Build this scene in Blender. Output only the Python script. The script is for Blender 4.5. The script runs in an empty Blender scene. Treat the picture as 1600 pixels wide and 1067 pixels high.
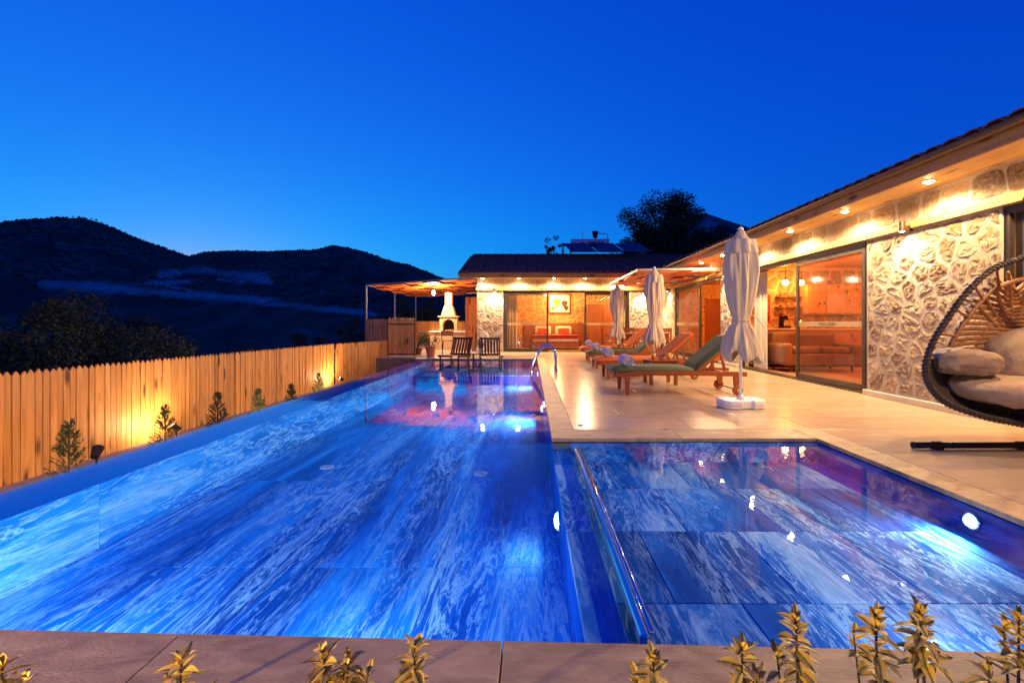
import bpy, bmesh, math, random
from mathutils import Vector, Matrix, noise
random.seed(7)
R = math.radians
sc = bpy.context.scene
C = sc.collection

# ------------------------------------------------------------------ camera
CAMH, F = 1.05, 711.0            # eye height in metres, focal length in photograph pixels (16 mm)
VX, VY = 829.0, 506.0            # where the long walls and the pool edges converge
cam = bpy.data.cameras.new('camera'); cam_o = bpy.data.objects.new('camera', cam); C.objects.link(cam_o)
cam.sensor_width = 36; cam.lens = 36 * F / 1600
cam.shift_x = -(VX - 800) / 1600; cam.shift_y = -(533.5 - VY) / 1600
cam.clip_start = 0.05; cam.clip_end = 6000
cam_o.location = (0, 0, CAMH); cam_o.rotation_euler = (R(90), 0, 0)
sc.camera = cam_o
def gp(x, y, z=0.0):             # a pixel on the level z -> (X, Y)
    d = F * (CAMH - z) / (y - VY); return ((x - VX) / F * d, d)

# ------------------------------------------------------------------ sky, sun, exposure
SUN_AZ, SUN_EL = R(-36), R(-1.5)
w = bpy.data.worlds.new('World'); sc.world = w; w.use_nodes = True
wn, wl = w.node_tree.nodes, w.node_tree.links
bg = wn['Background']
sky = wn.new('ShaderNodeTexSky'); sky.sky_type = 'NISHITA'; sky.sun_disc = False
sky.sun_elevation = SUN_EL; sky.sun_rotation = SUN_AZ; sky.altitude = 300
sky.air_density = 1.0; sky.dust_density = 1.0; sky.ozone_density = 6.0
# the photograph is balanced for lamp light and compresses the sky: one curve per channel
spl = wn.new('ShaderNodeSeparateColor'); cmb = wn.new('ShaderNodeCombineColor'); wl.new(sky.outputs[0], spl.inputs[0])
for k_, (gain, power) in enumerate(((150.0, 2.5), (4.4, 1.15), (1.36, .45))):
    pw = wn.new('ShaderNodeMath'); pw.operation = 'POWER'; pw.inputs[1].default_value = power
    ml = wn.new('ShaderNodeMath'); ml.operation = 'MULTIPLY'; ml.inputs[1].default_value = gain
    wl.new(spl.outputs[k_], pw.inputs[0]); wl.new(pw.outputs[0], ml.inputs[0]); wl.new(ml.outputs[0], cmb.inputs[k_])
wl.new(cmb.outputs[0], bg.inputs[0])
bg.inputs[1].default_value = 1.0
sc.view_settings.view_transform = 'Standard'; sc.view_settings.look = 'None'
sc.view_settings.exposure = 0; sc.view_settings.gamma = 1; sc.view_settings.use_curve_mapping = False
sc.render.engine = 'CYCLES'
cy = sc.cycles
cy.use_denoising = True; cy.max_bounces = 8; cy.diffuse_bounces = 3; cy.glossy_bounces = 4
cy.transmission_bounces = 4; cy.transparent_max_bounces = 16; cy.caustics_reflective = False; cy.caustics_refractive = False
cy.sample_clamp_indirect = 4; cy.use_light_tree = True

# ------------------------------------------------------------------ helpers
class MB:
    def __init__(s): s.v, s.f = [], []
    def add(s, vs, fs):
        o = len(s.v); s.v += [tuple(p) for p in vs]; s.f += [tuple(i + o for i in f) for f in fs]; return s
    def box(s, x0, x1, y0, y1, z0, z1, M=None):
        vs = [(x, y, z) for x in (x0, x1) for y in (y0, y1) for z in (z0, z1)]
        if M: vs = [M(*p) for p in vs]
        return s.add(vs, [(0,1,3,2),(4,6,7,5),(0,4,5,1),(2,3,7,6),(0,2,6,4),(1,5,7,3)])
    def bar(s, p, q, wd, ht, up=(0,0,1)):
        p, q = Vector(p), Vector(q); d = (q - p).normalized(); u = Vector(up)
        if abs(d.dot(u)) > .98: u = Vector((0,1,0))
        a = d.cross(u).normalized(); b = a.cross(d).normalized()
        vs = [e + a*i*wd/2 + b*j*ht/2 for e in (p, q) for i, j in ((-1,-1),(1,-1),(1,1),(-1,1))]
        return s.add(vs, [(0,3,2,1),(4,5,6,7),(0,1,5,4),(1,2,6,5),(2,3,7,6),(3,0,4,7)])
    def tube(s, pts, r, n=8, closed=False, cap=True):
        pts = [Vector(p) for p in pts]; m = len(pts); rs = r if isinstance(r, (list, tuple)) else [r]*m
        o = len(s.v); prev = None
        for i, p in enumerate(pts):
            a = pts[(i+1) % m] if (closed or i < m-1) else p
            b = pts[i-1] if (closed or i > 0) else p
            d = (a - b).normalized() if (a-b).length > 1e-9 else Vector((0,0,1))
            if prev is None:
                u = d.orthogonal().normalized()
            else:
                u = (prev - d*prev.dot(d)); u = u.normalized() if u.length > 1e-6 else d.orthogonal().normalized()
            prev = u; v = d.cross(u)
            s.v += [tuple(p + (u*math.cos(2*math.pi*k/n) + v*math.sin(2*math.pi*k/n))*rs[i]) for k in range(n)]
        for i in range(m if closed else m-1):
            j = (i+1) % m
            s.f += [(o+i*n+k, o+i*n+(k+1) % n, o+j*n+(k+1) % n, o+j*n+k) for k in range(n)]
        if cap and not closed:
            s.f += [tuple(o+k for k in reversed(range(n))), tuple(o+(m-1)*n+k for k in range(n))]
        return s
    def lathe(s, prof, c=(0,0,0), n=16, fn=None):
        o = len(s.v); m = len(prof)
        for r, z in prof:
            for k in range(n):
                a = 2*math.pi*k/n; rr = r*(fn(a, z) if fn else 1)
                s.v.append((c[0]+rr*math.cos(a), c[1]+rr*math.sin(a), c[2]+z))
        for i in range(m-1):
            s.f += [(o+i*n+k, o+i*n+(k+1) % n, o+(i+1)*n+(k+1) % n, o+(i+1)*n+k) for k in range(n)]
        s.f += [tuple(o+k for k in reversed(range(n))), tuple(o+(m-1)*n+k for k in range(n))]
        return s
    def prism(s, poly, z0, z1, M=None):
        n = len(poly); vs = [(x, y, z) for z in (z0, z1) for x, y in poly]
        if M: vs = [M(*p) for p in vs]
        return s.add(vs, [tuple(reversed(range(n))), tuple(range(n, 2*n))] + [(k, (k+1) % n, n+(k+1) % n, n+k) for k in range(n)])
    def sheet(s, nu, nv, fn):
        o = len(s.v)
        s.v += [tuple(fn(i/nu, j/nv)) for j in range(nv+1) for i in range(nu+1)]
        s.f += [(o+j*(nu+1)+i, o+j*(nu+1)+i+1, o+(j+1)*(nu+1)+i+1, o+(j+1)*(nu+1)+i) for j in range(nv) for i in range(nu)]
        return s
    def mesh(s, name, mat, smooth=False, bevel=0, seg=1, fix=True):
        me = bpy.data.meshes.new(name); me.from_pydata(s.v, [], s.f)
        if fix or bevel:
            bm = bmesh.new(); bm.from_mesh(me)
            if fix: bmesh.ops.recalc_face_normals(bm, faces=bm.faces)
            if bevel:
                es = [e for e in bm.edges if len(e.link_faces) == 2 and e.calc_face_angle(0) > .5]
                bmesh.ops.bevel(bm, geom=es, offset=bevel, segments=seg, affect='EDGES', profile=.5)
            bm.to_mesh(me); bm.free()
        if smooth:
            me.polygons.foreach_set('use_smooth', [True]*len(me.polygons))
        me.materials.append(mat); me.update(); return me
    def build(s, name, mat, parent=None, loc=None, **k):
        return put(name, s.mesh(name, mat, **k), parent, loc)
def put(name, me, parent=None, loc=None, rot=None):
    o = bpy.data.objects.new(name, me); C.objects.link(o)
    if parent: o.parent = parent
    if loc is not None: o.location = loc
    if rot is not None: o.rotation_euler = rot
    return o
def tag(o, label=None, cat=None, group=None, kind=None):
    for k, v in (('label', label), ('category', cat), ('group', group), ('kind', kind)):
        if v: o[k] = v
    return o
def thing(name, label, cat, loc=(0,0,0), rz=0, group=None):
    o = put(name, None, None, loc, (0, 0, rz)); o.empty_display_size = .1
    return tag(o, label, cat, group)
def copy_tree(o, parent=None):
    c = o.copy(); C.objects.link(c); c.parent = parent
    for ch in o.children: copy_tree(ch, c)
    return c
def struct(o): o['kind'] = 'structure'; return o

# ------------------------------------------------------------------ materials
def nmat(name):
    m = bpy.data.materials.new(name); m.use_nodes = True
    nt = m.node_tree; return m, nt.nodes, nt.links, nt.nodes['Principled BSDF']
def coords(n, l, stretch=(1,1,1), world=False, rnd=True, rot=(0,0,0)):
    if world:
        src = n.new('ShaderNodeNewGeometry').outputs['Position']
    else:
        src = n.new('ShaderNodeTexCoord').outputs['Object']
    mp = n.new('ShaderNodeMapping'); mp.inputs['Scale'].default_value = stretch; mp.inputs['Rotation'].default_value = rot
    l.new(src, mp.inputs[0]); out = mp.outputs[0]
    if rnd:
        oi = n.new('ShaderNodeObjectInfo'); ml = n.new('ShaderNodeMath'); ml.operation = 'MULTIPLY'; ml.inputs[1].default_value = 91.7
        l.new(oi.outputs['Random'], ml.inputs[0])
        ad = n.new('ShaderNodeVectorMath'); ad.operation = 'ADD'; l.new(out, ad.inputs[0]); l.new(ml.outputs[0], ad.inputs[1]); out = ad.outputs[0]
    return out
def ramp(n, l, fac, stops):
    r = n.new('ShaderNodeValToRGB'); e = r.color_ramp.elements
    while len(e) < len(stops): e.new(.5)
    for k, (p, c) in enumerate(stops):
        e[k].position = p; e[k].color = (*c, 1) if len(c) == 3 else c
    l.new(fac, r.inputs[0]); return r.outputs[0]
def noise_tex(n, l, vec, scale, detail=5, rough=.6, dist=0):
    t = n.new('ShaderNodeTexNoise'); t.inputs['Scale'].default_value = scale; t.inputs['Detail'].default_value = detail
    t.inputs['Roughness'].default_value = rough; t.inputs['Distortion'].default_value = dist; l.new(vec, t.inputs['Vector']); return t.outputs['Fac']
def mixc(n, l, fac, a, b, mode='MIX'):
    m = n.new('ShaderNodeMix'); m.data_type = 'RGBA'; m.blend_type = mode
    for sock, v in ((m.inputs[0], fac), (m.inputs[6], a), (m.inputs[7], b)):
        if isinstance(v, (int, float)): sock.default_value = v
        elif isinstance(v, tuple): sock.default_value = (*v, 1)
        else: l.new(v, sock)
    return m.outputs[2]
def vary(n, l, col, amt):
    oi = n.new('ShaderNodeObjectInfo'); mr = n.new('ShaderNodeMapRange')
    mr.inputs['To Min'].default_value = 1-amt; mr.inputs['To Max'].default_value = 1+amt
    l.new(oi.outputs['Random'], mr.inputs['Value'])
    h = n.new('ShaderNodeHueSaturation'); l.new(mr.outputs[0], h.inputs['Value']); l.new(col, h.inputs['Color']); return h.outputs[0]
def bump(n, l, b, hgt, strength, dist=.02):
    bp = n.new('ShaderNodeBump'); bp.inputs['Strength'].default_value = strength; bp.inputs['Distance'].default_value = dist
    l.new(hgt, bp.inputs['Height']); l.new(bp.outputs[0], b.inputs['Normal'])
def pmat(name, c1, c2=None, rough=.6, metal=0, scale=6, stretch=(1,1,1), rnd=.0, bmp=0, bscale=40, bdist=.01, spec=.4, dist=0, world=False, detail=5):
    m, n, l, b = nmat(name)
    b.inputs['Roughness'].default_value = rough; b.inputs['Metallic'].default_value = metal; b.inputs['Specular IOR Level'].default_value = spec
    if c2 is None: c2 = tuple(x*.8 for x in c1)
    v = coords(n, l, stretch, world)
    col = ramp(n, l, noise_tex(n, l, v, scale, detail, .6, dist), [(.3, c1), (.7, c2)])
    if rnd: col = vary(n, l, col, rnd)
    l.new(col, b.inputs['Base Color'])
    if bmp: bump(n, l, b, noise_tex(n, l, v, bscale, 6, .65), bmp, bdist)
    return m
def wood(name, c1, c2, axis=2, rnd=.15, rough=.55, knots=True, sc_=1.0):
    m, n, l, b = nmat(name); b.inputs['Roughness'].default_value = rough; b.inputs['Specular IOR Level'].default_value = .3
    st = [14*sc_]*3; st[axis] = 1.0*sc_
    v = coords(n, l, tuple(st))
    g = noise_tex(n, l, v, 1.6, 7, .65, .6)
    col = ramp(n, l, g, [(.36, c1), (.52, tuple((a+b_)/2 for a, b_ in zip(c1, c2))), (.64, c2)])
    if knots:
        st2 = [9*sc_]*3; st2[axis] = 3.2*sc_
        v2 = coords(n, l, tuple(st2))
        vo = n.new('ShaderNodeTexVoronoi'); vo.inputs['Scale'].default_value = .62; l.new(v2, vo.inputs['Vector'])
        k = ramp(n, l, vo.outputs['Distance'], [(.10, (.14, .10, .07)), (.26, (1, 1, 1))])
        col = mixc(n, l, .95, col, k, 'MULTIPLY')
    if rnd: col = vary(n, l, col, rnd)
    l.new(col, b.inputs['Base Color']); bump(n, l, b, g, .25, .004)
    return m
def emit(name, col, st):
    m, n, l, b = nmat(name); b.inputs['Base Color'].default_value = (*col, 1)
    b.inputs['Emission Color'].default_value = (*col, 1); b.inputs['Emission Strength'].default_value = st; return m
def stone_mat(name, stops, rnd=.2, bs=1.0, hues=None):
    m, n, l, b = nmat(name); b.inputs['Roughness'].default_value = .9; b.inputs['Specular IOR Level'].default_value = .2
    v = coords(n, l)
    col = ramp(n, l, noise_tex(n, l, v, 6, 7, .65, .5), stops)
    if hues:                                            # every stone has its own tone, from rust to grey to cream
        oi = n.new('ShaderNodeObjectInfo'); col = mixc(n, l, .62, col, ramp(n, l, oi.outputs['Random'], hues))
    col = vary(n, l, col, rnd)
    chip = noise_tex(n, l, v, 21, 10, .78, 1.0)
    col = mixc(n, l, ramp(n, l, chip, [(.53, (0,0,0)), (.63, (.65,.65,.65))]), col, (.70,.60,.47))
    col = mixc(n, l, .7, col, ramp(n, l, chip, [(.36, (.4,.34,.3)), (.47, (1,1,1))]), 'MULTIPLY')
    l.new(col, b.inputs['Base Color']); bump(n, l, b, chip, bs, .06); return m
def two_sided_fresnel(n, l, ior):                  # thin sheet: the same reflectance from either side
    g = n.new('ShaderNodeNewGeometry'); mr = n.new('ShaderNodeMapRange'); mr.inputs['To Min'].default_value = ior; mr.inputs['To Max'].default_value = 1/ior
    l.new(g.outputs['Backfacing'], mr.inputs['Value']); fr = n.new('ShaderNodeFresnel'); l.new(mr.outputs[0], fr.inputs[0]); return fr
def glass(name, tint=(1,1,1), haze=0.0, hazecol=(.5,.42,.32), rough=0.0):
    m, n, l, b = nmat(name); n.remove(b); out = n['Material Output']
    tr = n.new('ShaderNodeBsdfTransparent'); tr.inputs[0].default_value = (*tint, 1)
    gl = n.new('ShaderNodeBsdfGlossy'); gl.inputs['Roughness'].default_value = rough
    fr = two_sided_fresnel(n, l, 1.5)
    mx = n.new('ShaderNodeMixShader'); l.new(fr.outputs[0], mx.inputs[0]); l.new(tr.outputs[0], mx.inputs[1]); l.new(gl.outputs[0], mx.inputs[2])
    last = mx
    if haze:
        df = n.new('ShaderNodeBsdfDiffuse'); df.inputs[0].default_value = (*hazecol, 1)
        m2 = n.new('ShaderNodeMixShader'); m2.inputs[0].default_value = haze; l.new(mx.outputs[0], m2.inputs[1]); l.new(df.outputs[0], m2.inputs[2]); last = m2
    l.new(last.outputs[0], out.inputs[0]); return m
def water_mat():
    m, n, l, b = nmat('pool_water'); n.remove(b); out = n['Material Output']
    tr = n.new('ShaderNodeBsdfTransparent'); tr.inputs[0].default_value = (.62, .84, 1, 1)
    gl = n.new('ShaderNodeBsdfGlossy'); gl.inputs['Roughness'].default_value = 0.004
    fr = two_sided_fresnel(n, l, 1.33)
    v = coords(n, l, (1, .55, 1), True, False)
    bp = n.new('ShaderNodeBump'); bp.inputs['Strength'].default_value = .035; bp.inputs['Distance'].default_value = .05
    l.new(noise_tex(n, l, v, 5.5, 3, .5, .3), bp.inputs['Height']); l.new(bp.outputs[0], gl.inputs['Normal']); l.new(bp.outputs[0], fr.inputs['Normal'])
    mx = n.new('ShaderNodeMixShader'); l.new(fr.outputs[0], mx.inputs[0]); l.new(tr.outputs[0], mx.inputs[1]); l.new(gl.outputs[0], mx.inputs[2])
    l.new(mx.outputs[0], out.inputs[0]); return m
def marble(name, bands, vein, stretch=(1.6, .3, 1.6), rot=0, amt=.85, off=.6):
    m, n, l, b = nmat(name); b.inputs['Roughness'].default_value = .7; b.inputs['Specular IOR Level'].default_value = .08
    g_ = n.new('ShaderNodeNewGeometry').outputs['Position']
    oi = n.new('ShaderNodeObjectInfo'); ml = n.new('ShaderNodeMath'); ml.operation = 'MULTIPLY'; ml.inputs[1].default_value = off; l.new(oi.outputs['Random'], ml.inputs[0])
    ad0 = n.new('ShaderNodeVectorMath'); ad0.operation = 'ADD'; l.new(g_, ad0.inputs[0]); l.new(ml.outputs[0], ad0.inputs[1])
    mp = n.new('ShaderNodeMapping'); mp.inputs['Scale'].default_value = stretch; mp.inputs['Rotation'].default_value = (0, 0, rot); l.new(ad0.outputs[0], mp.inputs[0])
    nt = n.new('ShaderNodeTexNoise'); nt.inputs['Scale'].default_value = 1.6; nt.inputs['Detail'].default_value = 4; l.new(mp.outputs[0], nt.inputs['Vector'])
    sub = n.new('ShaderNodeVectorMath'); sub.operation = 'SUBTRACT'; sub.inputs[1].default_value = (.5,.5,.5); l.new(nt.outputs['Color'], sub.inputs[0])
    scl = n.new('ShaderNodeVectorMath'); scl.operation = 'SCALE'; scl.inputs[3].default_value = .7; l.new(sub.outputs[0], scl.inputs[0])
    ad = n.new('ShaderNodeVectorMath'); ad.operation = 'ADD'; l.new(mp.outputs[0], ad.inputs[0]); l.new(scl.outputs[0], ad.inputs[1]); v = ad.outputs[0]
    col = ramp(n, l, noise_tex(n, l, v, 1.5, 9, .62, .3), bands)
    def thin(scale, width, seed):
        t = n.new('ShaderNodeVectorMath'); t.operation = 'ADD'; t.inputs[1].default_value = (seed, seed, 0); l.new(v, t.inputs[0])
        q = noise_tex(n, l, t.outputs[0], scale, 7, .6, .5)
        return ramp(n, l, q, [(.5-width*2.2, (0,0,0)), (.5-width*.3, (1,1,1)), (.5+width*.3, (1,1,1)), (.5+width, (0,0,0))])
    gate = ramp(n, l, noise_tex(n, l, v, .9, 3, .5), [(.38, (0,0,0)), (.56, (amt,amt,amt))])
    for sc_, wd, sd in ((1.6, .010, 7.3), (4.2, .011, 31.7), (9.0, .014, 57.1)):
        f = n.new('ShaderNodeMath'); f.operation = 'MULTIPLY'; l.new(thin(sc_, wd, sd), f.inputs[0]); l.new(gate, f.inputs[1]); col = mixc(n, l, f.outputs[0], col, vein)
    fine = noise_tex(n, l, v, 22, 5, .65, .8)
    col = mixc(n, l, .6, col, ramp(n, l, fine, [(.36, (.55,.62,.75)), (.62, (1.25,1.2,1.1))]), 'MULTIPLY')
    l.new(vary(n, l, col, .10), b.inputs['Base Color']); return m

M_ = {}
M_['mortar'] = pmat('pale_lime_mortar', (.50,.42,.32), (.39,.32,.24), .92, scale=14, detail=9, bmp=.8, bscale=48, bdist=.02)
M_['stone'] = stone_mat('rough_tan_stone', [(.28, (.2,.11,.06)), (.42, (.38,.24,.14)), (.55, (.46,.33,.21)), (.7, (.58,.47,.35))], .25, 1.0, [(0, (.46,.26,.13)), (.2, (.42,.30,.20)), (.4, (.38,.32,.26)), (.6, (.55,.42,.28)), (.8, (.50,.33,.19)), (1, (.62,.53,.41))])
M_['stone_in'] = stone_mat('indoor_stone', [(.3, (.34,.2,.08)), (.5, (.5,.32,.15)), (.7, (.58,.42,.22))], .3, .6)
M_['pine'] = wood('pine_board', (.68,.31,.08), (.48,.18,.04), 2)
M_['fence_back'] = wood('weathered_board', (.36,.2,.11), (.22,.11,.06), 2)
M_['soffit'] = wood('soffit_board', (.78,.54,.24), (.64,.40,.15), 1, .1)
M_['soffit_x'] = wood('soffit_board_cross', (.78,.54,.24), (.64,.40,.15), 0, .1)
M_['beam'] = wood('timber_band', (.62,.38,.13), (.47,.26,.08), 1, .08)
M_['beam_x'] = wood('timber_band_cross', (.62,.38,.13), (.47,.26,.08), 0, .08)
M_['fascia'] = wood('fascia_board', (.4,.21,.09), (.28,.13,.06), 1, .1)
M_['fascia_x'] = wood('fascia_board_cross', (.4,.21,.09), (.28,.13,.06), 0, .1)
M_['pergola'] = wood('orange_stained_board', (.80,.20,.035), (.62,.13,.025), 0, .15, .5, False)
M_['teak'] = wood('red_teak', (.32,.08,.02), (.19,.04,.012), 0, .12, .4, False)
M_['darkwood'] = wood('dark_wood', (.11,.035,.02), (.06,.02,.012), 2, .15, .4, False)
M_['cabinet'] = wood('brown_cabinet_wood', (.3,.11,.04), (.2,.065,.025), 2, .1, .45, False)
M_['tile'] = pmat('clay_roof_tile', (.16,.05,.03), (.08,.03,.022), .8, scale=9, rnd=.25)
M_['gutter'] = pmat('brown_metal_gutter', (.12,.075,.05), (.1,.06,.04), .35, .6)
M_['frame'] = pmat('dark_bronze_aluminium', (.06,.045,.038), (.05,.038,.03), .4, .5)
M_['steel'] = pmat('galvanised_post', (.3,.3,.31), (.24,.24,.25), .4, .8)
M_['chrome'] = pmat('polished_steel', (.75,.75,.76), (.7,.7,.7), .09, 1)
M_['deck'] = pmat('beige_porcelain_slab', (.54,.42,.26), (.41,.315,.185), .23, scale=2.6, detail=10, dist=.5, stretch=(1,3,1), rnd=.07, bmp=.05, bscale=30, spec=.45)
M_['grout'] = pmat('grey_grout', (.16,.125,.095), (.12,.09,.07), .9)
M_['coping'] = pmat('brown_travertine_slab', (.50,.36,.19), (.23,.16,.085), .45, scale=5, stretch=(1,2.4,1), rnd=.08, bmp=.4, bscale=55, bdist=.008, detail=12, dist=.6)
M_['skirt'] = pmat('pale_skirting_slab', (.6,.5,.4), (.5,.42,.34), .5, scale=4)
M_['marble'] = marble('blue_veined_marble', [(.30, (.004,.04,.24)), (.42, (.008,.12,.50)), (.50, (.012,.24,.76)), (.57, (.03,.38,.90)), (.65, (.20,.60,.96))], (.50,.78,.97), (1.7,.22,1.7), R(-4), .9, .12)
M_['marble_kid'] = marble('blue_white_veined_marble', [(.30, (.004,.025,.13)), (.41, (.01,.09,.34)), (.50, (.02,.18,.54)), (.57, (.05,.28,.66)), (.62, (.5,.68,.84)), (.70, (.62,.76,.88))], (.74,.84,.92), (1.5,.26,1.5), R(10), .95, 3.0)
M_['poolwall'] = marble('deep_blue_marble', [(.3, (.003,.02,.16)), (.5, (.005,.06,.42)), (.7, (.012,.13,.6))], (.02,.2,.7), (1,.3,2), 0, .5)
M_['overflow'] = pmat('smooth_blue_ledge', (.006,.16,.78), (.005,.13,.7), .12, scale=1.2, stretch=(3,.5,1))
M_['water'] = water_mat()
M_['glass'] = glass('clear_door_glass', (.95,.93,.88))
M_['screen'] = glass('hazy_door_glass', (.74,.60,.46), .09, (.4,.28,.17), .05)
M_['frost'] = pmat('frosted_band', (.42,.27,.13), (.4,.25,.12), .5)
M_['ink'] = pmat('dark_lettering', (.06,.03,.03), None, .6)
M_['lamp'] = emit('lit_downlight_lens', (1,.62,.26), 240)
M_['wlamp'] = emit('lit_wall_lamp_lens', (1,.86,.66), 22)
M_['bulb'] = emit('lit_glass_globe', (1,.68,.32), 10)
M_['plamp'] = emit('lit_pool_lens', (.66,.86,1), 4)
M_['canvas'] = pmat('umbrella_canvas', (.56,.46,.34), (.48,.39,.29), .85, scale=8, stretch=(1,1,.1), bmp=.5, bscale=26, bdist=.03)
M_['white'] = pmat('white_plastic', (.74,.72,.74), (.7,.68,.7), .45)
M_['green'] = pmat('green_cushion', (.085,.10,.028), (.065,.08,.022), .8, scale=12, bmp=.2, bscale=250, bdist=.001)
M_['orange'] = pmat('orange_cushion', (.62,.13,.014), (.54,.105,.012), .8, scale=12, bmp=.2, bscale=250, bdist=.001)
M_['towel'] = pmat('pale_terry_towel', (.5,.5,.6), (.42,.42,.52), .95, scale=30, bmp=.6, bscale=160, bdist=.004)
M_['rattan'] = pmat('brown_rattan', (.34,.16,.06), (.22,.09,.035), .5, scale=20, bmp=.4, bscale=120, bdist=.003)
M_['rope'] = pmat('black_woven_rim', (.03,.02,.015), (.05,.032,.024), .55, scale=30, bmp=.7, bscale=70, bdist=.006)
M_['seatcush'] = pmat('taupe_cushion', (.35,.25,.165), (.29,.205,.135), .6, scale=5, bmp=.5, bscale=11, bdist=.035)
M_['blackmetal'] = pmat('dark_brown_tube', (.022,.014,.011), None, .35, .4)
M_['terracotta'] = pmat('terracotta', (.5,.16,.07), (.42,.13,.06), .8)
M_['bbq'] = pmat('cream_barbecue_stone', (.6,.43,.26), (.52,.36,.21), .85, bmp=.3, bscale=50)
M_['dark'] = pmat('sooty_black', (.02,.015,.012), None, .9)
M_['soil'] = pmat('dark_soil', (.06,.04,.028), (.035,.024,.017), .95, scale=20, bmp=.8, bscale=50, bdist=.03, world=True)
M_['gravel'] = pmat('pale_concrete_strip', (.42,.34,.27), (.34,.27,.21), .9, scale=8, bmp=.4, world=True)
M_['juice'] = pmat('orange_juice', (.8,.42,.06), (.75,.36,.05), .2)
M_['leafdark'] = pmat('dark_foliage', (.05,.07,.03), (.028,.042,.02), .9, scale=1.5, world=True)
M_['conifer'] = pmat('conifer_foliage', (.085,.1,.03), (.05,.065,.02), .7, scale=6, world=True)
M_['bark'] = pmat('bark', (.09,.06,.04), (.05,.035,.025), .9, bmp=.5)
M_['panel'] = pmat('solar_glass', (.02,.04,.1), (.015,.03,.08), .12, .2)
M_['tank'] = pmat('white_tank_metal', (.55,.5,.52), (.5,.46,.48), .4)
M_['plaster'] = pmat('warm_plaster', (.68,.42,.2), (.62,.37,.17), .85, scale=3)
M_['floor_in'] = pmat('terracotta_floor', (.45,.24,.12), (.4,.2,.1), .35, scale=3)
M_['ceil'] = wood('ceiling_boards', (.5,.26,.1), (.4,.19,.07), 1, 0, .5, False)
M_['sofa'] = pmat('brown_leather', (.2,.08,.035), (.15,.06,.03), .45)
M_['linen'] = pmat('white_linen', (.7,.62,.52), (.66,.58,.48), .9)
M_['redcush'] = pmat('red_cushion', (.4,.05,.03), (.34,.04,.025), .9)
M_['curtain'] = pmat('cream_curtain', (.62,.56,.44), (.56,.5,.4), .9)
# ------------------------------------------------------------------ lamps
def light(kind, parent, loc, energy, col, size=.05, aim=None, angle=120, blend=.6):
    d = bpy.data.lights.new('light', kind); d.energy = energy; d.color = col
    if kind in ('POINT', 'SPOT'): d.shadow_soft_size = size
    if kind == 'SPOT': d.spot_size = R(angle); d.spot_blend = blend
    if kind == 'AREA': d.shape = 'DISK'; d.size = size
    o = put('light', d, parent, loc)
    if aim is not None: o.rotation_euler = Vector(aim).to_track_quat('-Z', 'Y').to_euler()
    return o
WARM = (1, .66, .32); WHITE = (1, .80, .56); POOL = (.50, .76, 1)

# ------------------------------------------------------------------ terrain and hills
SKY = [(-900,420),(-500,398),(-200,372),(0,357),(50,350),(95,348),(130,352),(180,367),(230,383),(270,396),(297,406),(320,401),(400,402),(440,401),(490,400),
       (520,395),(545,394),(575,402),(600,409),(640,422),(680,436),(720,446),(800,446),(900,436),(960,418),(1010,390),(1060,360),(1105,345),(1150,357),(1250,380),(1500,400),(2600,430)]
RAD = [(-900,860),(100,820),(500,680),(760,600),(940,260),(1020,170),(2600,170)]
def lerp(tab, x):
    if x <= tab[0][0]: return tab[0][1]
    for (a, b), (c, d) in zip(tab, tab[1:]):
        if x <= c: return b + (d-b)*(x-a)/(c-a)
    return tab[-1][1]
def sst(t): t = max(0, min(1, t)); return t*t*(3-2*t)
def ground(az, r):
    X, Y = r*math.sin(az), r*math.cos(az)
    xp = VX + F*math.tan(az) if abs(az) < R(70) else (-900 if az < 0 else 2600)
    S = (VY - lerp(SKY, xp))/F*max(.33, math.cos(az)); Rr = lerp(RAD, xp)
    left = sst((-5.9 - X)/1.5); back = sst((Y-25)/10)
    valley = -.85 - left*sst((-6-X)/70)*17 - left*.9
    r0 = .25*Rr
    if r <= r0: base = valley
    else:
        top = S*Rr + CAMH
        v0 = valley if r0 < 60 else min(valley, -12 if xp < 800 else -2)
        base = v0 + (top - v0)*sst((r-r0)/(Rr-r0))**.9 if r < Rr else top - (r-Rr)*.22
        k = sst((r-r0)/(Rr*.3)); amp = 9 if Rr > 400 else 5.0
        nz = noise.fractal(Vector((X*.012, Y*.012, 3.1)), 1, 2, 5)
        base += amp*nz*k*(1 - .85*sst(1-abs(r-Rr)/(Rr*.12)))
    return (X, Y, base)
azs = [R(-180 + 6*i) for i in range(20)] + [R(-60 + .4*i) for i in range(276)] + [R(50.5 + 6*i) for i in range(22)]
azs = sorted(a for a in azs if a < R(179))
rs = [4.0, 7, 9]; 
while rs[-1] < 1500: rs.append(rs[-1]*(1.045 if rs[-1] < 120 else 1.022) + .2)
tv, tf = [(0, 0, -.9)], []
for a in azs:
    for r in rs: tv.append(ground(a, r))
nr, na = len(rs), len(azs)
for i in range(na):
    j = (i+1) % na; tf.append((0, 1+j*nr, 1+i*nr))
    for k in range(nr-1): tf.append((1+i*nr+k, 1+j*nr+k, 1+j*nr+k+1, 1+i*nr+k+1))
me = bpy.data.meshes.new('terrain'); me.from_pydata(tv, [], tf); me.polygons.foreach_set('use_smooth', [True]*len(tf))
bare = me.attributes.new('bare', 'FLOAT', 'POINT')
SC = [([(60,444),(120,447),(200,452),(330,463),(430,474),(520,484),(590,492)], 9, 4), ([(245,430),(300,423),(360,428),(425,434)], 5, 7), ([(225,443),(330,438),(430,441)], 3, 3), ([(1040,360),(1110,360),(1190,376)], 34, 30)]
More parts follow.
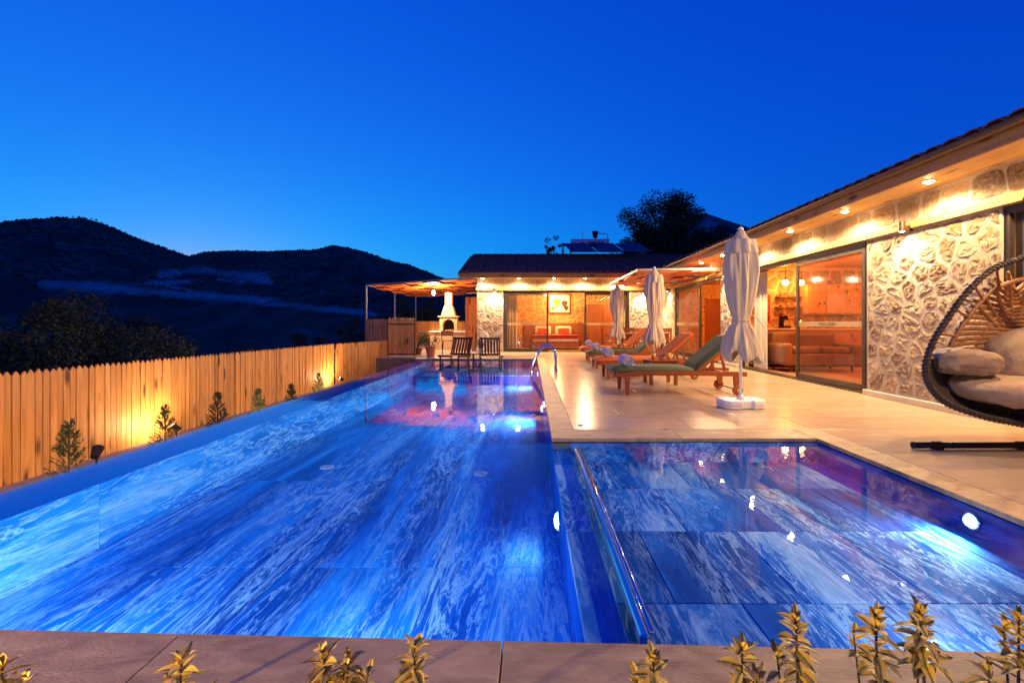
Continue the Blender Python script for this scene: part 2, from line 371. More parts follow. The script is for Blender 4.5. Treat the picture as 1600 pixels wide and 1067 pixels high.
def bareness(p):
    X, Y, Z = p
    if Y < 60: return 0
    x, y = VX + F*X/Y, VY - F*(Z-CAMH)/Y; b = 0
    for pts, w0, w1 in SC:
        for (ax, ay), (bx, by) in zip(pts, pts[1:]):
            if ax <= x <= bx:
                t = (x-ax)/(bx-ax); yc = ay+(by-ay)*t; wd = w0+(w1-w0)*(x-pts[0][0])/(pts[-1][0]-pts[0][0])
                b = max(b, 1.05 - abs(y-yc)/wd*.62)
    return max(0, min(1, b + .7*noise.noise(Vector((X*.03, Y*.03, 0))))) if b > 0 else 0
bare.data.foreach_set('value', [bareness(p) for p in tv])
def terrain_mat():
    m, n, l, b = nmat('scrub_hillside'); b.inputs['Roughness'].default_value = .95; b.inputs['Specular IOR Level'].default_value = .1
    v = coords(n, l, (1,1,1), True, False)
    veg = ramp(n, l, noise_tex(n, l, v, .035, 12, .78), [(.32, (.018,.024,.016)), (.5, (.05,.056,.04)), (.62, (.1,.1,.08)), (.75, (.2,.19,.16))])
    at = n.new('ShaderNodeAttribute'); at.attribute_name = 'bare'
    sm = n.new('ShaderNodeMath'); sm.operation = 'MULTIPLY_ADD'; sm.inputs[1].default_value = .55; l.new(at.outputs['Fac'], sm.inputs[0]); l.new(noise_tex(n, l, v, .09, 9, .75), sm.inputs[2])
    msk = ramp(n, l, sm.outputs[0], [(.68, (0,0,0)), (.98, (1,1,1))])
    rock = ramp(n, l, noise_tex(n, l, v, .2, 8, .7), [(.3, (.15,.145,.135)), (.7, (.42,.39,.35))])
    l.new(mixc(n, l, msk, veg, rock), b.inputs['Base Color']); bump(n, l, b, noise_tex(n, l, v, .5, 6, .7), .8, 1.0); return m
me.materials.append(terrain_mat()); me.validate()
struct(put('terrain', me))
# hillside scrub: one mass of bushes nobody could count
sb = MB(); rng = random.Random(3)
for _ in range(4500):
    az = math.atan((rng.uniform(-80, 760) - VX)/F); Rr = lerp(RAD, VX+F*math.tan(az)); r = Rr*rng.uniform(.3, 1.0)**.6
    x, y, z = ground(az, r)
    if bareness((x, y, z)) > .35: continue
    q = rng.uniform(.5, 1.35)*(Rr/620); n_ = 6
    tops = [(x + q*math.cos(k*1.047+r)*rng.uniform(.6,1.2), y + q*math.sin(k*1.047+r)*rng.uniform(.6,1.2), z + q*rng.uniform(-.2,.5)) for k in range(n_)]
    sb.add(tops + [(x, y, z + q*rng.uniform(.7,1.3))], [(k, (k+1) % n_, n_) for k in range(n_)])
tag(sb.build('scrub', M_['leafdark'], fix=False), 'dark low scrub covering the far hillsides', 'scrub', kind='stuff')

# ------------------------------------------------------------------ the terrace the villa stands on
MB().box(-5.9, -3.442, -6, 27, -1.6, -.64).build('lower_ground', M_['gravel'])['kind'] = 'structure'
MB().box(-3.441, 14, -6, 27, -1.6, -.95).build('villa_plinth', M_['gravel'])['kind'] = 'structure'
MB().box(-5.35, -3.46, -3, 13.6, -.68, -.638).build('planting_strip', M_['soil'])['kind'] = 'structure'
MB().box(-5.5, -5.1, -3, 13.0, -.66, -.61).build('fence_kerb', M_['gravel'])['kind'] = 'structure'

# ------------------------------------------------------------------ pool
ZW, ZF, ZK, ZL = -.04, -.50, -.22, -.26
PX0, PXI, PX1, KX0, KX1 = -3.44, -2.995, .21, .36, 2.65
PYB, KYB, SHELF = 13.75, 4.19, 11.5
def fy(x): return 1.51 - .032*x           # the near edge runs a little askew
def slab_mesh(name, sx, sy, t, mat, bev=.004):
    return MB().box(-sx/2, sx/2, -sy/2, sy/2, -t, 0).mesh(name, mat, bevel=bev)
def lay(parent, name, x0, x1, y0, y1, z, sx, sy, mat, gap=.004, t=.03, stagger=0, bev=.003, skip=None):
    cache = {}; row = 0; y = y0
    while y < y1 - .02:
        ye = min(y+sy, y1); x = x0 - (stagger*sx*(row % 2)); row += 1
        while x < x1 - .02:
            xa, xe = max(x, x0), min(x+sx, x1); x += sx
            if xe - xa < .03 or (skip and skip((xa+xe)/2, (y+ye)/2)): continue
            key = (round(xe-xa-gap, 3), round(ye-y-gap, 3))
            if key not in cache: cache[key] = slab_mesh(name, key[0], key[1], t, mat, bev)
            put(name, cache[key], parent, ((xa+xe)/2, (y+ye)/2, z))
        y = ye
def base(name, x0, x1, y0, y1, z0, z1, mat): return struct(MB().box(x0, x1, y0, y1, z0, z1).build(name, mat))
pf = base('pool_floor', PXI, PX1, 1.3, SHELF, ZF-.2, ZF-.012, M_['grout'])
lay(pf, 'marble_slab', PXI, PX1, 1.3, SHELF, ZF, .8, 1.6, M_['marble'], stagger=.0, gap=.004)
ps = base('pool_shelf', PXI, PX1, SHELF, PYB, ZF-.2, ZL-.012, M_['poolwall'])
lay(ps, 'marble_slab', PXI, PX1, SHELF, PYB, ZL, .775, 1.125, M_['marble'], gap=.006)
kf = base('kids_pool_floor', KX0, KX1, 1.3, KYB, ZF-.2, ZK-.012, M_['grout'])
lay(kf, 'marble_slab', KX0, KX1, 1.35, KYB, ZK, .6, .72, M_['marble_kid'], stagger=.5, gap=.005)
def wall_slabs(parent, M, u0, u1, v0, v1, su, mat, name='wall_slab'):
    u = u0
    while u < u1-.02:
        ue = min(u+su, u1); MB().box(u+.002, ue-.002, v0, v1, 0, .012, M).build(name, mat, parent, bevel=.002); u = ue
dv = base('pool_divider', PX1, KX0, 1.3, KYB, ZF-.2, -.125, M_['grout'])
lay(dv, 'marble_slab', PX1-.012, KX0, 1.35, KYB, -.11, .162, 1.2, M_['marble_kid'])
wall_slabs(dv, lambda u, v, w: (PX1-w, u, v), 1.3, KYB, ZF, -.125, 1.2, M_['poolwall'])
rw = base('pool_wall', PX1, .40, KYB+.002, PYB, ZF-.2, -.045, M_['grout'])
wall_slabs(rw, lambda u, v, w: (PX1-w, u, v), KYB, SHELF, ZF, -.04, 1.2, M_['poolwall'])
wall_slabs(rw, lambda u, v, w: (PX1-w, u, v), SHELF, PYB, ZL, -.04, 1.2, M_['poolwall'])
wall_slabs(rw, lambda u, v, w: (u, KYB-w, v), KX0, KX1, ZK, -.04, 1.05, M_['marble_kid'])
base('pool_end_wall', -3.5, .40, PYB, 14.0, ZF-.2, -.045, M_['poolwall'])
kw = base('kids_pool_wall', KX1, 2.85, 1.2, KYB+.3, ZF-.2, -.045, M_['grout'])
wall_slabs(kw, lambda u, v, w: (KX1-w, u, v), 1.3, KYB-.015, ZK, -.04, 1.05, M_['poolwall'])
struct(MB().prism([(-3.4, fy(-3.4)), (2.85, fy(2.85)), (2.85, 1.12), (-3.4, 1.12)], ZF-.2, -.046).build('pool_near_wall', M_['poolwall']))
ow = base('overflow_wall', PX0, PXI, 1.5, PYB, -1.5, -.075, M_['poolwall'])
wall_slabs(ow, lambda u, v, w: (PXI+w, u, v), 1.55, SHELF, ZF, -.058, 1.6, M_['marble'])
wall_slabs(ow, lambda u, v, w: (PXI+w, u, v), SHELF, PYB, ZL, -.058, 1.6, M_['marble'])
lay(ow, 'ledge_slab', PX0, PXI, 1.5, PYB, -.058, .445, 1.2, M_['overflow'], gap=.002, t=.016)
wa = MB(); P = [(PX0+.004, fy(PX0)), (KX1-.013, fy(KX1)), (KX1-.013, KYB-.013), (PX1-.013, KYB-.013), (PX1-.013, PYB), (PX0+.004, PYB)]
wa.add([(x, y, ZW) for x, y in P], [tuple(range(6))]); wo = struct(wa.build('water', M_['water'], fix=False))
wo['label'] = 'still blue lit pool water mirroring the house'
# coping
cp = struct(MB().box(PX1, .425, KYB+.36, 14.1, -.05, -.034).build('pool_coping', M_['grout']))
lay(cp, 'coping_slab', PX1-.015, .43, KYB+.345, 13.75, 0, .445, 1.2, M_['coping'], t=.033)
lay(cp, 'coping_slab', PX1-.015, 2.63, KYB-.015, KYB+.345, 0, 1.2, .36, M_['coping'], t=.033)
lay(cp, 'coping_slab', 2.63, 2.87, 1.62, KYB+.345, 0, .24, 1.2, M_['coping'], t=.033)
lay(cp, 'coping_slab', -3.5, .43, 13.735, 14.1, 0, 1.2, .365, M_['coping'], t=.033)
for a, b in ((-3.5,-2.3),(-2.3,-1.19),(-1.19,-.092),(-.092,1.42),(1.42,2.87)):
    MB().prism([(a+.002, fy(a)-.0), (b-.002, fy(b)), (b-.002 + (.1 if b == 1.42 else 0), 1.08), (a+.002+(.1 if a == 1.42 else 0), 1.08)], -.04, 0).build('coping_slab', M_['coping'], cp, bevel=.004)
# floor drains and pool lamps
for k, (x, y) in enumerate(((511,730), (613,641), (751,740))):
    X, Y = gp(x, y, ZF)
    d = thing('floor_drain', ('round white drain in the pool floor', 'round white drain in the pool floor', 'round white drain in the pool floor')[k], 'drain', (X, Y, ZF), 0, 'drains in the pool floor')
    MB().lathe([(.075,0),(.075,.006),(.06,.01),(.05,.006),(.02,.006)], n=20).build('cover', M_['white'], d)
    MB().lathe([(.03,.006),(.03,.012)], n=12).build('plug', M_['tank'], d)
def pool_lamp(X, Y, Z, e, label, grp=None, r=.062):
    t = thing('pool_lamp', label, 'pool lamp', (X, Y, Z), 0, grp)
    def M(u, v, w): return (-w, u, v)
    ring = MB(); ring.tube([(-.006, r*1.12*math.cos(a*.2618), r*1.12*math.sin(a*.2618)) for a in range(24)], .009, 6, True); ring.build('ring', M_['chrome'], t, smooth=True)
    MB().add([M(q_*r*math.cos(a*.2618), q_*r*math.sin(a*.2618), w_) for q_, w_ in ((.98,0),(.92,.016),(.7,.032),(.3,.04)) for a in range(24)], [(k*24+a, k*24+(a+1) % 24, k*24+24+(a+1) % 24, k*24+24+a) for k in range(3) for a in range(24)] + [tuple(range(72, 96))]).build('lens', M_['plamp'], t, smooth=True)
    light('AREA', t, (-.05, 0, 0), e, POOL, r*2, (-1, 0, .22)); return t
for y in (3.05, 7.1, 11.0): pool_lamp(PX1-.013, y, -.27 if y < 11 else -.16, 2.5 if y < 5 else 55, 'round lit lamp in the deep pool wall under the terrace coping', 'lamps in the deep pool wall')
pool_lamp(KX1-.013, 2.715, -.125, 15, 'round white lamp low in the shallow children pool wall', None, .042)
def added_near_lamp(X, Z, e, label, grp):  # extra lamp out of view, added to spread light through the water
    t = thing('pool_lamp', label, 'pool lamp', (X, fy(X)+.002, Z), 0, grp); r = .08
    MB().prism([(r*math.cos(a*.2618), r*math.sin(a*.2618)) for a in range(24)], 0, .012, lambda u, v, w: (u, w, v)).build('lens', M_['plamp'], t)
    MB().tube([(r*1.12*math.cos(a*.2618), .006, r*1.12*math.sin(a*.2618)) for a in range(24)], .009, 6, True).build('ring', M_['chrome'], t, smooth=True)
    light('AREA', t, (0, .03, 0), e, POOL, r*2, (0, 1, .35))
for X in (-2.3, -.9): added_near_lamp(X, -.25, 32, 'unseen round lamp added in the pool wall under the coping beside the shrubs', 'added lamps under the coping beside the shrubs')  # added pair, evens out the light on the deep floor
added_near_lamp(1.6, -.13, 9, 'unseen round lamp added to the shallow pool under the coping beside the shrubs', None)  # unseen lamp added to brighten the shallow floor
# polished steel edge rail between the pools
rl = thing('steel_edge_rail', 'polished steel rail along the divider between the two pools', 'rail', (.40, 2.8, ZW+.01))
MB().box(-.02, .012, -1.22, 1.2, -.05, .0).build('channel', M_['chrome'], rl, bevel=.006)
MB().tube([(.024, -1.22, .008), (.024, 1.2, .008)], .009, 8).build('bar', M_['chrome'], rl, smooth=True)
for y in (-1.0, 0, 1.0): MB().box(-.02, .02, y-.02, y+.02, -.16, -.05).build('foot', M_['chrome'], rl)

# ------------------------------------------------------------------ deck
base('deck_bed', .43, 5.3, 4.56, 17.2, -.63, -.012, M_['grout'])
base('deck_bed', 2.872, 5.3, -3, 4.558, -.63, -.012, M_['grout'])
dk = base('deck', -6.1, .428, 14.1, 24.2, -.63, -.012, M_['grout'])
lay(dk, 'deck_slab', .43, 5.0, 4.535, 16.98, 0, 1.2, .6, M_['deck'], stagger=.5, t=.011)
lay(dk, 'deck_slab', 2.87, 5.0, -1.2, 4.535, 0, 1.2, .6, M_['deck'], stagger=.5, t=.011)
lay(dk, 'deck_slab', -6.1, .43, 14.1, 16.98, 0, 1.2, .6, M_['deck'], stagger=.5, t=.011)
lay(dk, 'deck_slab', -6.1, -2.28, 16.98, 24.0, 0, 1.2, 1.2, M_['deck'], t=.011)
for k, (x, y) in enumerate(((910,664), (1041,671))):
    X, Y = gp(x, y, 0); g = thing('skimmer_cover', ('bright metal strip lid in the terrace beside the pool corner', 'small shiny round lid in the terrace coping')[k], 'cover', (X, Y, .001))
    if k == 0:
        MB().box(-.05, .05, -.018, .018, 0, .006).build('plate', M_['chrome'], g, bevel=.003)
        for i in range(4): MB().box(-.04+i*.022, -.028+i*.022, -.012, .012, .006, .009).build('rib', M_['tank'], g)
    else: MB().lathe([(.03,0),(.03,.006),(.02,.008)], n=14).build('lid', M_['chrome'], g)

# ------------------------------------------------------------------ villa
XW, YW = 5.0, 17.0
def MR(u, v, w): return (XW - w, u, v)         # long wing wall: u along Y, w out towards the pool
def MK(u, v, w): return (u, YW - w, v)         # end wing wall: u along X
villa = thing('villa', 'long low stone villa with tiled roof wrapping the pool terrace', 'villa')
ZB, ZT, ZS = 2.29, 2.39, 2.73
wl_r = MB(); wl_k = MB()
for a, b in ((-2, 2.2), (4.83, 6.76), (10.95, 11.97), (15.8, 17.25)): wl_r.box(a, b, 0, ZB, -.25, 0, MR)
wl_r.box(-2, 17.25, ZB, ZS+.1, -.25, 0, MR)
for a, b in ((-2.0, -1.02), (3.69, 4.999)): wl_k.box(a, b, 0, ZB, -.25, 0, MK)
wl_k.box(-2.0, 4.999, ZB, ZS+.1, -.25, 0, MK); wl_k.box(-2.0, -1.75, 0, ZS+.1, -5.5, -.25, MK)
wall_r = wl_r.build('terrace_wall', M_['mortar'], villa); wall_k = wl_k.build('end_wall', M_['mortar'], villa)
srng = random.Random(11)
def clip(poly, px, py, nx, ny):
    out = []
    for i in range(len(poly)):
        a, b = poly[i], poly[(i+1) % len(poly)]
        da, db = (a[0]-px)*nx + (a[1]-py)*ny, (b[0]-px)*nx + (b[1]-py)*ny
        if da <= 0: out.append(a)
        if da*db < 0:
            t = da/(da-db); out.append((a[0]+(b[0]-a[0])*t, a[1]+(b[1]-a[1])*t))
    return out
def cells(u0, u1, v0, v1, su, sv, gap):
    nu, nv = max(1, round((u1-u0)/su)), max(1, round((v1-v0)/sv)); seeds = []
    for j in range(nv):
        sh = srng.uniform(-.5, .5)
        for i in range(-1, nu+1):
            seeds.append((u0 + (i+.5+sh+srng.uniform(-.34,.34))*(u1-u0)/nu, v0 + (j+.5+srng.uniform(-.33,.33))*(v1-v0)/nv))
    for s in seeds:
        p = [(u0+gap*.5, v0+gap*.5), (u1-gap*.5, v0+gap*.5), (u1-gap*.5, v1-gap*.5), (u0+gap*.5, v1-gap*.5)]
        for q in seeds:
            dx, dy = q[0]-s[0], q[1]-s[1]; L = math.hypot(dx, dy)
            if q is s or L > 3*max(su, sv): continue
            g = gap*srng.uniform(.35, .8)
            p = clip(p, s[0]+dx/2-dx/L*g, s[1]+dy/2-dy/L*g, dx/L, dy/L)
            if len(p) < 3: break
        if len(p) < 3: continue
        ar = abs(sum(p[i][0]*p[(i+1) % len(p)][1]-p[(i+1) % len(p)][0]*p[i][1] for i in range(len(p))))/2
        if ar < .15*su*sv*.4: continue
        p = [((a[0]*(1-t)+b[0]*t), (a[1]*(1-t)+b[1]*t)) for a, b in zip(p, p[1:]+p[:1]) for t in (.13, .5, .87)]
        p = [(a+srng.uniform(-.008,.008), b_+srng.uniform(-.008,.008)) for a, b_ in p]
        yield p
def stone_geo(mb, p, M, h):
    # thin the outline, then raise a rugged pillow
    q = [p[0]]
    for c in p[1:]:
        if math.hypot(c[0]-q[-1][0], c[1]-q[-1][1]) > .022: q.append(c)
    n = len(q); cu, cv = sum(a for a, _ in q)/n, sum(b for _, b in q)/n; o = srng.uniform(0, 99); vs = []
    for sc_, hh, jt in ((1, -.01, 0), (.97, .5, .005), (.9, .85, .01), (.72, 1.0, .016), (.5, 1.0, .018), (.25, 1.0, .018)):
        for a, b in q:
            u, v = cu+(a-cu)*sc_, cv+(b-cv)*sc_
            d = noise.fractal(Vector((u*17+o, v*17, o)), .5, 2, 5)
            vs.append(M(u + srng.uniform(-jt, jt)*.4, v + srng.uniform(-jt, jt)*.4, h*hh + (d*.014 if hh > .6 else 0)))
    vs.append(M(cu, cv, h*1.0 + noise.noise(Vector((cu*9+o, cv*9, o)))*.02)); fs = []
    for k in range(5):
        fs += [(k*n+i, k*n+(i+1) % n, (k+1)*n+(i+1) % n, (k+1)*n+i) for i in range(n)]
    fs += [(5*n+i, 5*n+(i+1) % n, 6*n) for i in range(n)]
    mb.add(vs, fs)
def stones(parent, M, u0, u1, v0, v1, su, sv, gap=.036, h=.007, single=True, mat='stone', name='stone'):
    all_ = MB()
    for p in cells(u0, u1, v0, v1, su, sv, gap):
        hh = h*srng.uniform(.6, 1.2)
        if single:
            mb = MB(); stone_geo(mb, p, M, hh); c = Vector(mb.v[-1]); mb.v = [tuple(Vector(v)-c) for v in mb.v]
            mb.build(name, M_[mat], parent, c, smooth=False)
        else: stone_geo(all_, p, M, hh)
    if not single: return tag(all_.build('stonework', M_[mat], parent, smooth=True), kind='stuff')
stones(wall_r, MR, 4.84, 6.75, .09, ZB-.01, .29, .215)
stones(wall_r, MR, 10.96, 11.96, .09, ZB-.01, .34, .25)
stones(wall_r, MR, 15.81, 16.95, .09, ZB-.01, .34, .27)
stones(wall_r, MR, 2.3, 16.95, ZT+.01, ZS-.01, .36, .33)
stones(wall_k, MK, -1.99, -1.03, .02, ZB-.01, .33, .26)
stones(wall_k, MK, 3.70, 4.94, .02, ZB-.01, .34, .27)
stones(wall_k, MK, -1.99, 4.94, ZT+.01, ZS-.01, .4, .33)
# timber band, skirting
for a, b in ((-1, 3.2), (3.2, 5.93), (6.03, 10.4), (10.4, 13.6), (13.6, 16.94)): MB().box(a+.001, b-.001, ZB, ZT, 0, .055, MR).build('timber_band', M_['beam'], villa, bevel=.006)
for a, b in ((-2.03, -1.4), (-1.28, 1.6), (1.6, 4.944)): MB().box(a+.001, b-.001, ZB, ZT, 0, .055, MK).build('timber_band', M_['beam_x'], villa, bevel=.006)
for a, b in ((4.80, 6.78), (10.92, 12.0), (15.77, 16.9)): MB().box(a, b, .001, .08, 0, .06, MR).build('skirting', M_['skirt'], villa, bevel=.006)
# eaves: soffit boards, fascia, gutter
OV = .56
for k in range(5):
    w0, w1 = k*OV/5+.002, (k+1)*OV/5-.002
    for a, b in ((-1,3),(3,7),(7,11),(11,15.2),(15.2,YW-w0)): MB().box(a+.001, b-.001, ZS, ZS+.018, w0, w1, MR).build('soffit_board', M_['soffit'], villa)
    for a, b in ((-2.55,.2),(.2,3.0),(3.0,XW-w1-.004)): MB().box(a+.001, b-.001, ZS, ZS+.018, w0, w1, MK).build('soffit_board', M_['soffit_x'], villa)
for a, b in ((-1,4),(4,8),(8,12),(12,YW-OV)): MB().box(a+.001, b-.001, ZS-.02, ZS+.12, OV, OV+.03, MR).build('fascia', M_['fascia'], villa, bevel=.004)
for a, b in ((-2.58,0),(0,XW-OV-.03)): MB().box(a+.001, b-.001, ZS-.02, ZS+.12, OV, OV+.03, MK).build('fascia', M_['fascia_x'], villa, bevel=.004)
def gutter(M, a, b):
    prof = [(OV+.035+.055*(1-math.cos(t)), ZS+.155-.065*math.sin(t)) for t in [math.pi*i/8 for i in range(9)]]
    pi = [(w+(.006 if i < 4 else -.006), z+.008) for i, (w, z) in enumerate(prof)]
    ring = prof + pi[::-1]; n = len(ring); vs = [M(u, z, w) for u in (a, b) for w, z in ring]
    mb = MB().add(vs, [(i, (i+1) % n, n+(i+1) % n, n+i) for i in range(n)]); mb.build('gutter', M_['gutter'], villa, smooth=False)
gutter(MR, -1, YW-OV-.12); gutter(MK, -2.6, XW-OV-.12)
# roofs
PIT = R(18); TW, TC = .22, .36
roof_r = MB().add([(XW-OV-.05, -1, ZS+.125), (XW-OV-.05, 24, ZS+.125), (9.2, 24, ZS+.125+math.tan(PIT)*4.81), (9.2, -1, ZS+.125+math.tan(PIT)*4.81)], [(0,1,2,3)]).build('roof', M_['dark'], villa, fix=False)
roof_k = MB().add([(-2.6, YW-OV-.05, ZS+.125), (8.2, YW-OV-.05, ZS+.125), (8.2, 19.8, ZS+.125+math.tan(PIT)*3.41), (-2.6, 19.8, ZS+.125+math.tan(PIT)*3.41),
                   (8.2, 23.2, ZS+.125), (-2.6, 23.2, ZS+.125)], [(0,1,2,3), (3,2,4,5)]).build('roof', M_['dark'], villa, fix=False)
def tile_mesh(L=TC+.06):
    mb = MB(); n = 8
    def fn(s, t):
        a = math.pi*s; r = TW*.5*(1-.12*t)
        return (t*L*math.cos(PIT), -r*math.cos(a), .055*math.sin(a)*(1-.1*t) + t*L*math.sin(PIT) + .012*(1-t))
    mb.sheet(n, 2, fn)
    mb.sheet(n, 1, lambda s, t: (0, -TW*.5*math.cos(math.pi*s)*(1-.16*t), .055*math.sin(math.pi*s)*(1-.28*t)+.012))
    return mb
tm = tile_mesh().mesh('roof_tile', M_['tile'], True, fix=False)
y = .3
while y < 16.2: put('roof_tile', tm, roof_r, (XW-OV-.11, y, ZS+.16)); y += TW
def course_sheet(M2, ulen, vlen, u0):
    mb = MB(); nu = int(ulen/TW)*8; nc = int(vlen/TC)
    for c in range(nc):
        def fn(s, t):
            u = s*int(ulen/TW)*TW; h = .05*abs(math.sin(math.pi*u/TW)) + .03*(1-t)
            return M2(u0+u, (c+t*1.02)*TC, h)
        mb.sheet(nu, 1, fn)
        mb.sheet(nu, 1, lambda s, t: M2(u0+s*int(ulen/TW)*TW, c*TC, (.05*abs(math.sin(math.pi*s*int(ulen/TW)))+.03)*(1-t)))
    return mb
def RK(u, v, h): return (u, YW-OV-.1+v*math.cos(PIT)-h*math.sin(PIT), ZS+.14+v*math.sin(PIT)+h*math.cos(PIT))
def RR(u, v, h): return (XW-OV+.28+v*math.cos(PIT)-h*math.sin(PIT), u, ZS+.255+v*math.sin(PIT)+h*math.cos(PIT))
tag(course_sheet(RK, 10.8, 3.62, -2.6).build('tile_courses', M_['tile'], roof_k, fix=False, smooth=True), kind='stuff')
tag(course_sheet(RR, 23, 4.4, .3).build('tile_courses', M_['tile'], roof_r, fix=False, smooth=True), kind='stuff')
x = -2.5
zr = ZS+.15+math.tan(PIT)*3.41
while x < 8:
    MB().tube([(x, 19.8, zr), (x+.36, 19.8, zr+.02)], .1, 10).build('ridge_tile', M_['tile'], roof_k, smooth=True); x += .34
vg = MB(); vg.bar((-2.6, YW-OV-.08, ZS+.09), (-2.6, 19.8, zr-.06), .03, .13); vg.build('verge_board', M_['fascia'], roof_k)
# downlights
def downlight(loc, label, grp, e=11):
    t = thing('downlight', label, 'downlight', loc, 0, grp)
    MB().lathe([(.045,-.002),(.058,-.012),(.062,-.012),(.062,0)], n=20).build('rim', M_['white'], t, smooth=True)
    MB().lathe([(.044,-.002),(.042,-.012),(.034,-.022),(.018,-.029),(.004,-.031)], n=16).build('lens', M_['lamp'], t, smooth=True)
    light('SPOT', t, (0, 0, -.055), e, WARM, .035, (-.25, 0, -1) if 'terrace' in grp else (0, -.25, -1), 176, .42)
for k in range(8):
    downlight((4.69, 2.5+1.43*k+ (0 if k else 0), ZS), 'round lit downlight in the eaves boards of the long terrace wing', 'downlights of the terrace wing', 225)
for x in (-1.75, -.43, .85, 2.0, 3.24):
    downlight((x, 16.70, ZS), 'round lit downlight in the eaves of the bedroom wing at the pool end', 'downlights of the bedroom wing', 230)
def wall_lamp(M, u, v, nrm, label, e=34):
    p = M(u, v, .12); t = thing('wall_lamp', label, 'wall lamp', p)
    n = Vector(nrm)
    MB().tube([(0,0,.09), (0,0,-.04)], .038, 14).build('housing', M_['gutter'], t, smooth=False)
    b = MB().bar(tuple(-n*.12), tuple(-n*.03), .05, .07); b.build('bracket', M_['gutter'], t)
    MB().lathe([(.03,-.044),(.03,-.041)], n=14).build('lens', M_['wlamp'], t)
    light('SPOT', t, (0, 0, -.06), e, WHITE, .03, (-nrm[0]*.12, -nrm[1]*.12, -1), 130, .7)
wall_lamp(MR, 5.98, 2.30, (-1,0,0), 'lit down-facing wall lamp on the wide stone pier beside the egg chair', 120)
wall_lamp(MR, 11.5, 2.28, (-1,0,0), 'lit wall lamp on the stone pier between the two terrace sliding doors', 200)
wall_lamp(MR, 16.3, 2.26, (-1,0,0), 'lit wall lamp in the inner corner on the terrace wing wall', 170)
wall_lamp(MK, -1.34, 2.28, (0,-1,0), 'lit wall lamp on the end pier next to the barbecue pergola', 280)
wall_lamp(MK, 4.16, 2.22, (0,-1,0), 'lit wall lamp on the bedroom wing pier behind the dining chairs', 260)

# sliding doors
def door(name, M, u0, u1, panels, text=None, z1=ZB):
    d = put(name, None, villa); fr = MB()
    fr.box(u0, u0+.06, .03, z1, -.14, -.02, M); fr.box(u1-.06, u1, .03, z1, -.14, -.02, M); fr.box(u0+.061, u1-.061, z1-.08, z1-.001, -.14, -.02, M)
    fr.box(u0, u1, .002, .028, -.16, .0, M); fr.box(u0, u1, .0285, .04, -.075, -.068, M)
    fr.build('frame', M_['frame'], d, bevel=.004)
    for (a, b, w, mat, tx) in panels:
        p = put('sash', None, d); s = MB(); f = .07
        s.box(a, a+f, .042, z1-.085, w, w+.04, M); s.box(b-f, b, .042, z1-.085, w, w+.04, M)
        s.box(a+f+.001, b-f-.001, .042, .042+f*1.3, w, w+.04, M); s.box(a+f+.001, b-f-.001, z1-.085-f, z1-.085, w, w+.04, M)
        s.build('sash_frame', M_['frame'], p, bevel=.004)
        MB().add([M(u, v, w+.02) for u, v in ((a+f, .12), (b-f, .12), (b-f, z1-.14), (a+f, z1-.14))], [(0,1,2,3)]).build('pane', M_[mat], p, fix=False)
        MB().box(a+f+.002, b-f-.002, 1.0, 1.09, w+.0245, w+.0265, M).build('frosted_band', M_['frost'], p)
        h0 = M(b-.035 if tx != 'L' else a+.035, 1.0, w+.04); h1 = M(b-.035 if tx != 'L' else a+.035, 1.2, w+.04); n_ = Vector(M(0,0,1))-Vector(M(0,0,0))
        MB().tube([Vector(h0)+n_*.001, Vector(h0)+n_*.03, Vector(h1)+n_*.03, Vector(h1)+n_*.001], .008, 6).build('handle', M_['chrome'], p)
        if text:
            cu = bpy.data.curves.new('lettering', 'FONT'); cu.body = text; cu.size = .072; cu.extrude = .0006; cu.space_character = 1.15
            cu.align_x = 'CENTER'; cu.align_y = 'CENTER'; cu.materials.append(M_['ink'])
            tmp = bpy.data.objects.new('lettering', cu); tme = bpy.data.meshes.new_from_object(tmp); bpy.data.objects.remove(tmp)
            o = put('lettering', tme, p, M((a+b)/2, 1.045, w+.0285)); o.rotation_euler = (R(90), 0, R(-90)) if M is MR else (R(90), 0, 0)
door('sliding_door', MR, 6.76, 10.95, [(6.83, 8.62, -.06, 'screen', 'R'), (6.95, 8.74, -.115, 'glass', 'R')][:1], 'VILLA ADEN')
door('sliding_door', MR, 11.97, 15.8, [(13.5, 15.73, -.06, 'screen', 'L')], 'VILLA ADEN')
door('sliding_door', MR, 2.2, 4.83, [(3.55, 4.76, -.115, 'glass', 'R'), (2.27, 3.6, -.06, 'screen', 'L')], None)
door('sliding_door', MK, -1.02, 3.69, [(-.95, .67, -.06, 'screen', 'R'), (2.02, 3.62, -.115, 'glass', 'L')], 'VILLA ADEN')
# ------------------------------------------------------------------ rooms
def room(name, x0, x1, y0, y1, h, open_side, floor='floor_in'):
    struct(MB().box(x0, x1, y0, y1, -.05, -.002).build(name+'_floor', M_[floor]))
    struct(MB().box(x0, x1, y0, y1, h, h+.04).build(name+'_ceiling', M_['ceil']))
    out = {}
    for k, b in (('W', (x0-.1, x0, y0, y1)), ('E', (x1, x1+.1, y0, y1)), ('S', (x0, x1, y0-.1, y0)), ('N', (x0, x1, y1, y1+.1))):
        if k != open_side: out[k] = struct(MB().box(*b, 0, h).build(name+'_wall', M_['plaster']))
    return out
lr = room('living_room', 5.27, 9.0, 1.5, 11.8, 2.5, 'W'); hr = room('hall', 5.27, 8.2, 12.05, 17.05, 2.5, 'W'); br = room('bedroom', -1.72, 4.7, 17.27, 20.5, 2.5, 'S')
stones(lr['N'], lambda u, v, w: (u, 11.8-w, v), 5.3, 8.95, .05, 2.45, .42, .3, .05, .02, False, 'stone_in')
stones(hr['N'], lambda u, v, w: (u, 17.05-w, v), 5.3, 8.15, .05, 2.45, .4, .28, .05, .02, False, 'stone_in')
